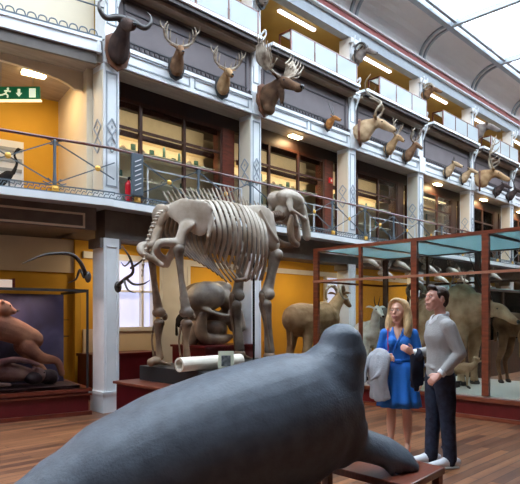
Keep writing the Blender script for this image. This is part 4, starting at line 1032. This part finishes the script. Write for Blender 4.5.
def head_mesh(m, c, look, sc=1, female=False):
    """head centre c; look = yaw in radians about z (0 = facing -y)"""
    Mh = Matrix.Translation(Vector(c)) @ Matrix.Rotation(look[0],4,'Z') @ Matrix.Rotation(look[1],4,'X') @ Matrix.Diagonal((sc,sc,sc,1))
    old = m.M; m.M = old @ Mh
    m.ell((0,.012,.03),(.076,.095,.088),seg=18)
    m.tube([(0,-.02,.02),(0,-.035,-.04),(0,-.05,-.085)],[(.066,.07),(.058,.052),(.034,.028)],seg=14,side=(1,0,0))
    m.ell((0,-.078,-.085),(.022,.016,.016))
    m.tube([(0,-.080,.025),(0,-.100,-.005),(0,-.108,-.018)],[.010,.011,.012],seg=8)
    m.ell((0,-.082,.035),(.052,.012,.010)); m.ell((0,-.088,-.048),(.024,.010,.008)); m.ell((0,-.086,-.058),(.02,.010,.008))
    for s in (-1,1): m.ell((s*.045,-.062,-.01),(.022,.018,.02)); m.ell((s*.080,.012,.0),(.010,.022,.032),(0,0,s*15))
    m.M = old
    return Mh
def face_bits(t, Mh, hair, female):
    eyew = MATS.get('eye_white') or mat('eye_white',(.8,.78,.75),.3)
    iris = MATS.get('iris') or mat('iris',(.05,.06,.07),.2)
    lip = MATS.get('lip_f' if female else 'lip_m') or mat('lip_f' if female else 'lip_m',(.50,.10,.09) if female else (.48,.20,.16),.4)
    teeth = MATS.get('teeth') or mat('teeth',(.85,.82,.76),.3)
    for s in (-1,1):
        e = MB(Mh).ell((s*.032,-.083,.016),(.011,.008,.006),seg=10).build('eye', eyew, t, smooth=True)
        MB(Mh).ell((s*.032,-.0895,.016),(.0045,.003,.005),seg=8).build('iris', iris, e, smooth=True)
        MB(Mh).tube([(s*.018,-.091,.036),(s*.032,-.091,.040),(s*.050,-.080,.035)],[.002,.0025,.001],seg=6).build('eyebrow', hair, t, smooth=True)
    l = MB(Mh).tube([(-.024,-.088,-.044),(-.01,-.099,-.048),(.01,-.099,-.048),(.024,-.088,-.044)],[.003,.005,.005,.003],seg=6)
    l.tube([(-.022,-.086,-.050),(0,-.098,-.061),(.022,-.086,-.050)],[.003,.005,.003],seg=6); l.build('lips', lip, t, smooth=True)
    MB(Mh).tube([(-.018,-.092,-.049),(0,-.100,-.054),(.018,-.092,-.049)],[.003,.004,.003],seg=6).build('teeth', teeth, t, smooth=True)

# ---- man, faces local -y ; +x is his left (towards us)
mloc = W(440,468,5.78); mloc.z = 0
t = thing('person','man in a light grey sweater, dark jeans and white sneakers looking up to the left','person',tuple(mloc),R(-127))
man = t
hairm = mat('dark_brown_hair',(.045,.022,.014),.6,bump=.5,bscale=50)
sweater = mat('grey_sweater_knit',(.42,.405,.395),.85,var=.1,bump=.3,bscale=90)
shirtw = mat('white_shirt',(.82,.83,.86),.7)
jeans = mat('dark_navy_denim',(.012,.016,.035),.8,col2=(.025,.035,.07),vscale=18,bump=.2)
sneak = mat('white_canvas',(.78,.79,.83),.6)
SH = 1.47
m = MB()
m.tube([(0,0,.98),(0,.0,1.14),(0,-.01,1.30),(0,.0,1.44)],[(.155,.105),(.145,.10),(.175,.115),(.165,.09)],seg=18,side=(1,0,0))
m.tube([(0,.015,1.44),(0,.005,1.53),(0,-.01,1.60)],[.062,.056,.056],seg=12)
Mh = head_mesh(m,(0,-.045,1.685),(R(12),R(-8)),1.12)
armL = [(.185,.0,1.42),(.235,.10,1.15),(.215,-.10,.95)]
armR = [(-.185,.0,1.42),(-.225,.03,1.15),(-.21,-.20,1.13)]
for arm in (armL,armR):
    m.tube(arm[:2],[.05,.042],seg=12); m.tube(arm[1:],[.042,.028],seg=12)
hand(m, armL[2], (-.1,-.75,-.55),(-.6,-.5,.6),1.05,.8)
hand(m, armR[2], (.15,-.75,.45),(.0,.3,1),1.05,.9)
for s,yo in ((-1,-.05),(1,.06)):
    m.tube([(s*.085,.0,.95),(s*.09,yo*.5,.52),(s*.095,yo,.10)],[(.09,.095),(.06,.062),(.04,.045)],seg=14,side=(1,0,0))
    m.tube([(s*.095,yo+.03,.06),(s*.10,yo-.14,.045)],[.04,.03],seg=10)
m.build('body', skinf, t, organic=.0085, sm=3)
face_bits(t, Mh, hairm, False)
h = MB(Mh); h.ell((0,.030,.050),(.083,.095,.080),seg=20); h.tube([(-.045,-.060,.098),(0,-.074,.108),(.045,-.060,.098)],[.02,.022,.02],seg=10); h.ell((0,.075,.0),(.068,.045,.07))
for s in (-1,1): h.tube([(s*.074,-.03,.05),(s*.077,-.018,.01)],[.014,.008],seg=8)
hh = h.build('hair', hairm, t, organic=.009, sm=3)
# sweater
m = MB()
m.tube([(0,.0,.93),(0,.0,1.05),(0,-.0,1.18),(0,-.012,1.32),(0,.0,1.45)],[(.178,.128),(.172,.123),(.172,.122),(.198,.136),(.165,.10)],seg=22,side=(1,0,0))
for s in (-1,1): m.ell((s*.155,0,1.43),(.075,.072,.065))
m.tube(armL[:2],[.073,.060],seg=14); m.tube([armL[1],Vector(armL[1]).lerp(Vector(armL[2]),.86)],[.060,.045],seg=14)
m.tube(armR[:2],[.073,.060],seg=14); m.tube([armR[1],Vector(armR[1]).lerp(Vector(armR[2]),.86)],[.060,.045],seg=14)
for a,b in (((.20,.12,1.24),(.21,-.0,1.12)),((-.1,-.12,1.02),(.1,-.12,1.0))): m.tube([a,b],[.012,.010],seg=6)
m.build('sweater', sweater, t, organic=.012, sm=3)
# collar and cuffs
c = MB(); 
c.tube([(-.075,-.01,1.51),(-.055,-.068,1.50),(-.01,-.105,1.44)],[(.012,.032),(.012,.034),(.01,.02)],seg=8,side=(0,1,0)); c.tube([(.075,-.01,1.51),(.055,-.068,1.50),(.01,-.105,1.44)],[(.012,.032),(.012,.034),(.01,.02)],seg=8,side=(0,1,0))
c.tube([(-.075,-.01,1.515),(-.05,.062,1.53),(.05,.062,1.53),(.075,-.01,1.515)],[(.014,.034)]*4,seg=8,side=(0,1,0))
c.build('shirt_collar', shirtw, t, smooth=True)
for arm in (armL,armR):
    a = Vector(arm[1]).lerp(Vector(arm[2]),.84); b = Vector(arm[1]).lerp(Vector(arm[2]),1.0)
    MB().tube([a,b],[.043,.041],seg=14,caps=False).build('shirt_cuff', shirtw, t, smooth=True)
m = MB()
m.tube([(0,.0,.88),(0,.0,1.0)],[(.165,.12),(.155,.112)],seg=20,side=(1,0,0))
for s,yo in ((-1,-.05),(1,.06)):
    m.tube([(s*.083,.0,.92),(s*.088,yo*.4,.70),(s*.092,yo*.6,.48),(s*.095,yo,.12),(s*.095,yo,.075)],[(.098,.118),(.088,.10),(.072,.078),(.062,.07),(.064,.075)],seg=16,side=(1,0,0))
    for z in (.45,.30,.2): m.tube([(s*.09-.05,yo*.8-.05,z),(s*.09+.05,yo*.8-.05,z+.03)],[.014,.012],seg=6)
m.build('jeans', jeans, t, organic=.012, sm=3)
for s,yo in ((-1,-.05),(1,.06)):
    sh = MB().tube([(s*.10,yo+.07,.06),(s*.10,yo-.02,.07),(s*.105,yo-.12,.05),(s*.11,yo-.20,.042)],[(.042,.045),(.047,.055),(.05,.04),(.042,.03)],seg=14,side=(1,0,0)).build('sneaker', sneak, t, smooth=True)
    MB().tube([(s*.10,yo+.075,.014),(s*.105,yo-.1,.014),(s*.11,yo-.21,.014)],[(.046,.014),(.052,.014),(.04,.012)],seg=14,side=(1,0,0)).build('sole', shirtw, sh, smooth=True)
    l = MB()
    for j in range(4): l.tube([(s*.105-.025,yo-.04-j*.03,.106-j*.011),(s*.105+.025,yo-.045-j*.03,.106-j*.011)],.004,seg=5)
    l.build('laces', grey, sh)
coatm = mat('navy_cloth',(.012,.014,.03),.9,bump=.4,bscale=30)
c = MB()
c.tube([(-.255,-.15,1.10),(-.21,-.14,1.13),(-.17,-.15,1.10)],[(.04,.06)]*3,seg=12)
for i,(y,zb) in enumerate(((-.11,.80),(-.16,.74),(-.20,.78))): c.tube([(-.21,y,1.12),(-.215+.01*i,y,.98),(-.205-.01*i,y+.008*(i-1),zb)],[(.03,.035),(.028,.034),(.014,.036)],seg=10,side=(1,0,0))
o = c.build('dark_coat', coatm, None, organic=.012)
o.location = mloc; o.rotation_euler.z = R(-127); tag(o,'dark navy coat hanging over the arm of the man in the grey sweater','coat')

# ---- woman
wloc = W(399,453,6.32); wloc.z = 0
t = thing('person','smiling blond woman in a belted bright blue dress holding a grey coat','person',tuple(wloc),R(-66))
wom = t
blond = mat('blond_hair',(.85,.58,.28),.5,col2=(.55,.36,.18),vscale=14,stretch=(6,6,1),bump=.5,bscale=40)
blue = mat('bright_blue_dress',(.02,.20,.72),.65,var=.12,vscale=5,bump=.3,bscale=20)
redm = mat('red_strap',(.65,.02,.03),.4); shoem = mat('orange_red_shoe',(.85,.09,.03),.35)
K = .955
def k_(*p): return tuple(x*K for x in p)
m = MB()
m.tube([(0,0,.95),(0,0,1.06),(0,-.01,1.2),(0,0,1.34)],[(.155,.105),(.115,.088),(.135,.10),(.135,.075)],seg=18,side=(1,0,0))
for s in (-1,1): m.ell((s*.065,-.085,1.235),(.06,.055,.06))
m.tube([(0,.01,1.35),(0,.0,1.42),(0,-.012,1.47)],[.048,.044,.046],seg=12)
Mh = head_mesh(m,(0,-.02,1.56),(R(-20),R(-5)),1.13,True)
aL = [(.155,.0,1.33),(.215,.03,1.07),(.235,-.02,.84)]
aR = [(-.155,.0,1.33),(-.215,.02,1.10),(-.10,-.17,1.06)]
for arm in (aL,aR): m.tube(arm[:2],[.04,.034],seg=12); m.tube(arm[1:],[.034,.022],seg=12)
hand(m, aL[2], (.05,-.1,-1),(0,-1,0),.95,.5)
hand(m, aR[2], (.75,-.5,.05),(.0,-.3,1),.95,.9)
for s,yo in ((-1,-.03),(1,.03)):
    m.tube([(s*.075,.0,.92),(s*.08,yo*.5,.50),(s*.085,yo+.02,.36),(s*.085,yo+.02,.12)],[(.085,.09),(.052,.055),(.053,.056),(.03,.032)],seg=14,side=(1,0,0))
    m.tube([(s*.085,yo+.03,.10),(s*.09,yo-.05,.055),(s*.095,yo-.13,.03)],[.03,.03,.022],seg=10)
m.build('body', skin, t, organic=.0085, sm=3)
face_bits(t, Mh, blond, True)
h = MB(Mh); h.ell((0,.030,.055),(.090,.093,.084),seg=20)
for s in (-1,1):
    h.tube([(s*.012,-.058,.122),(s*.070,-.048,.088),(s*.096,-.010,.0),(s*.108,-.012,-.10),(s*.10,-.02,-.17),(s*.085,-.03,-.22)],[(.022,.018),(.018,.018),(.015,.028),(.022,.034),(.020,.028),(.008,.010)],seg=12)
    h.tube([(s*.06,.03,.03),(s*.085,.03,-.08),(s*.085,.035,-.20),(s*.06,.03,-.27)],[(.05,.05),(.045,.055),(.045,.05),(.02,.02)],seg=12)
h.tube([(0,.07,.02),(0,.085,-.1),(0,.085,-.26)],[(.09,.05),(.10,.045),(.05,.02)],seg=14,side=(1,0,0))
h.build('hair', blond, t, organic=.009, sm=3)
m = MB()
m.tube([(0,0,1.02),(0,-.01,1.08),(0,-.012,1.2),(0,.0,1.335)],[(.128,.098),(.125,.098),(.148,.112),(.135,.078)],seg=20,side=(1,0,0))
for s in (-1,1): m.ell((s*.066,-.088,1.232),(.068,.060,.066)); m.ell((s*.135,0,1.335),(.055,.055,.045))
m.tube(aL[:2],[.055,.050],seg=14); m.tube([aL[1],Vector(aL[1]).lerp(Vector(aL[2]),.42)],[.050,.050],seg=14)
m.tube(aR[:2],[.055,.050],seg=14); m.tube([aR[1],Vector(aR[1]).lerp(Vector(aR[2]),.42)],[.050,.046],seg=14)
bod = m.build('dress_bodice', blue, t, organic=.010, sm=3)
# v neck skin

# v shaped neckline: skin lies over the bodice opening, with the wrap edges beside it
MB().tube([(0,-.058,1.375),(0,-.090,1.325),(0,-.122,1.255)],[(.052,.016),(.036,.014),(.006,.008)],seg=12,side=(1,0,0)).build('neckline', skin, t, smooth=True)
e_b = MB()
for s in (-1,1): e_b.tube([(s*.062,-.045,1.39),(s*.045,-.094,1.325),(s*.004,-.134,1.24),(-s*.05,-.118,1.12)],[.010,.010,.010,.006],seg=8)
e_b.build('wrap_edge', blue, t, smooth=True)
# skirt
sk_ = MB(); rings = []
for (z,rx,ry,amp) in ((1.03,.128,.098,0),(.95,.165,.125,.002),(.85,.185,.145,.006),(.72,.205,.165,.012),(.60,.222,.18,.018),(.52,.23,.19,.022)):
    rings.append([sk_.v(((rx+amp*math.sin(j*10*2*PI/60))*math.cos(2*PI*j/60),(ry+amp*math.sin(j*10*2*PI/60))*math.sin(2*PI*j/60),z)) for j in range(60)])
rings.append([sk_.v((v.co.x*.95,v.co.y*.95,.525)) for v in rings[-1]]); rings.append([sk_.v((v.co.x*.9,v.co.y*.9,1.0)) for v in rings[0]])
for i in range(len(rings)):
    a, b = rings[i], rings[(i+1)%len(rings)]
    for j in range(60): sk_.bm.faces.new((a[j],a[(j+1)%60],b[(j+1)%60],b[j]))
sk_.build('skirt', blue, t, smooth=True)
MB().tube([(0,0,1.015),(0,0,1.06)],[(.135,.106),(.131,.104)],seg=28,sub=1,caps=False,side=(1,0,0)).tube([(.02,-.112,1.03),(-.02,-.112,1.03)],.02,seg=8).build('belt', blue, t, smooth=True)
for s,yo in ((-1,-.03),(1,.03)):
    sh = MB().tube([(s*.087,yo+.05,.055),(s*.088,yo-.03,.045),(s*.095,yo-.11,.028),(s*.098,yo-.165,.022)],[(.030,.026),(.034,.026),(.038,.024),(.026,.016)],seg=12,side=(1,0,0)).build('shoe', shoem, t, smooth=True)
    MB().tube([(s*.087,yo+.06,.04),(s*.087,yo+.055,.006)],[.013,.009],seg=8,caps=False).build('heel', shoem, sh, smooth=True)
# red bag strap
MB().tube([(-.12,.04,1.375),(-.115,-.045,1.37),(-.105,-.115,1.27),(-.10,-.13,1.15),(-.12,-.12,1.06)],[(.006,.014)]*5,seg=8).build('bag_strap', redm, t, smooth=True)
greyc = mat('grey_coat_wool',(.43,.44,.47),.9,var=.2,vscale=8,bump=.4,bscale=60)
c = MB()
c.tube([(-.27,-.02,1.08),(-.20,-.10,1.115),(-.12,-.17,1.10)],[(.045,.055),(.05,.055),(.04,.05)],seg=12)
for i,(x,y,zb,wd) in enumerate(((-.30,-.10,.78,.045),(-.25,-.15,.62,.05),(-.20,-.20,.60,.05),(-.15,-.22,.61,.045),(-.11,-.22,.63,.04))):
    c.tube([(x+.02,y+.03,1.09),(x,y,.95+.03*(i%2)),(x-.01*(i-2),y-.015*(i%2),.80),(x-.02*(2-i)*.6,y,zb)],[(wd,.03),(wd,.034),(wd*1.1,.026),(wd,.018)],seg=10,side=(1,-.35,0))
c.tube([(-.30,-.10,1.07),(-.35,-.15,.94),(-.34,-.19,.80)],[(.03,.03),(.032,.03),(.02,.02)],seg=10)
c.tube([(-.12,-.23,1.02),(-.18,-.25,.90),(-.27,-.25,.82)],[.016,.02,.016],seg=8)
o = c.build('grey_coat', greyc, None, organic=.012); o.location = wloc; o.rotation_euler.z = R(-66)
tag(o,'light grey coat draped over the arm of the woman in blue','coat')

# ------------------------------------------------------------------ light, world, camera
w = bpy.data.worlds.new('World'); SC.world = w; w.use_nodes = True
bg = w.node_tree.nodes['Background']; bg.inputs[0].default_value = (.80,.89,1.0,1); bg.inputs[1].default_value = 7.5
cam = bpy.data.cameras.new('Camera'); co = bpy.data.objects.new('Camera', cam); C.objects.link(co)
co.location = (0,0,EYE); co.rotation_euler = (R(90),0,R(-45))
cam.sensor_width = 36; cam.lens = F/520*36; cam.shift_y = 74/520; cam.clip_start = .05
SC.camera = co
vs = SC.view_settings; vs.view_transform = 'Standard'; vs.look = 'None'; vs.gamma = 1; vs.exposure = .45; vs.use_curve_mapping = False
SC.cycles.transparent_max_bounces = 32
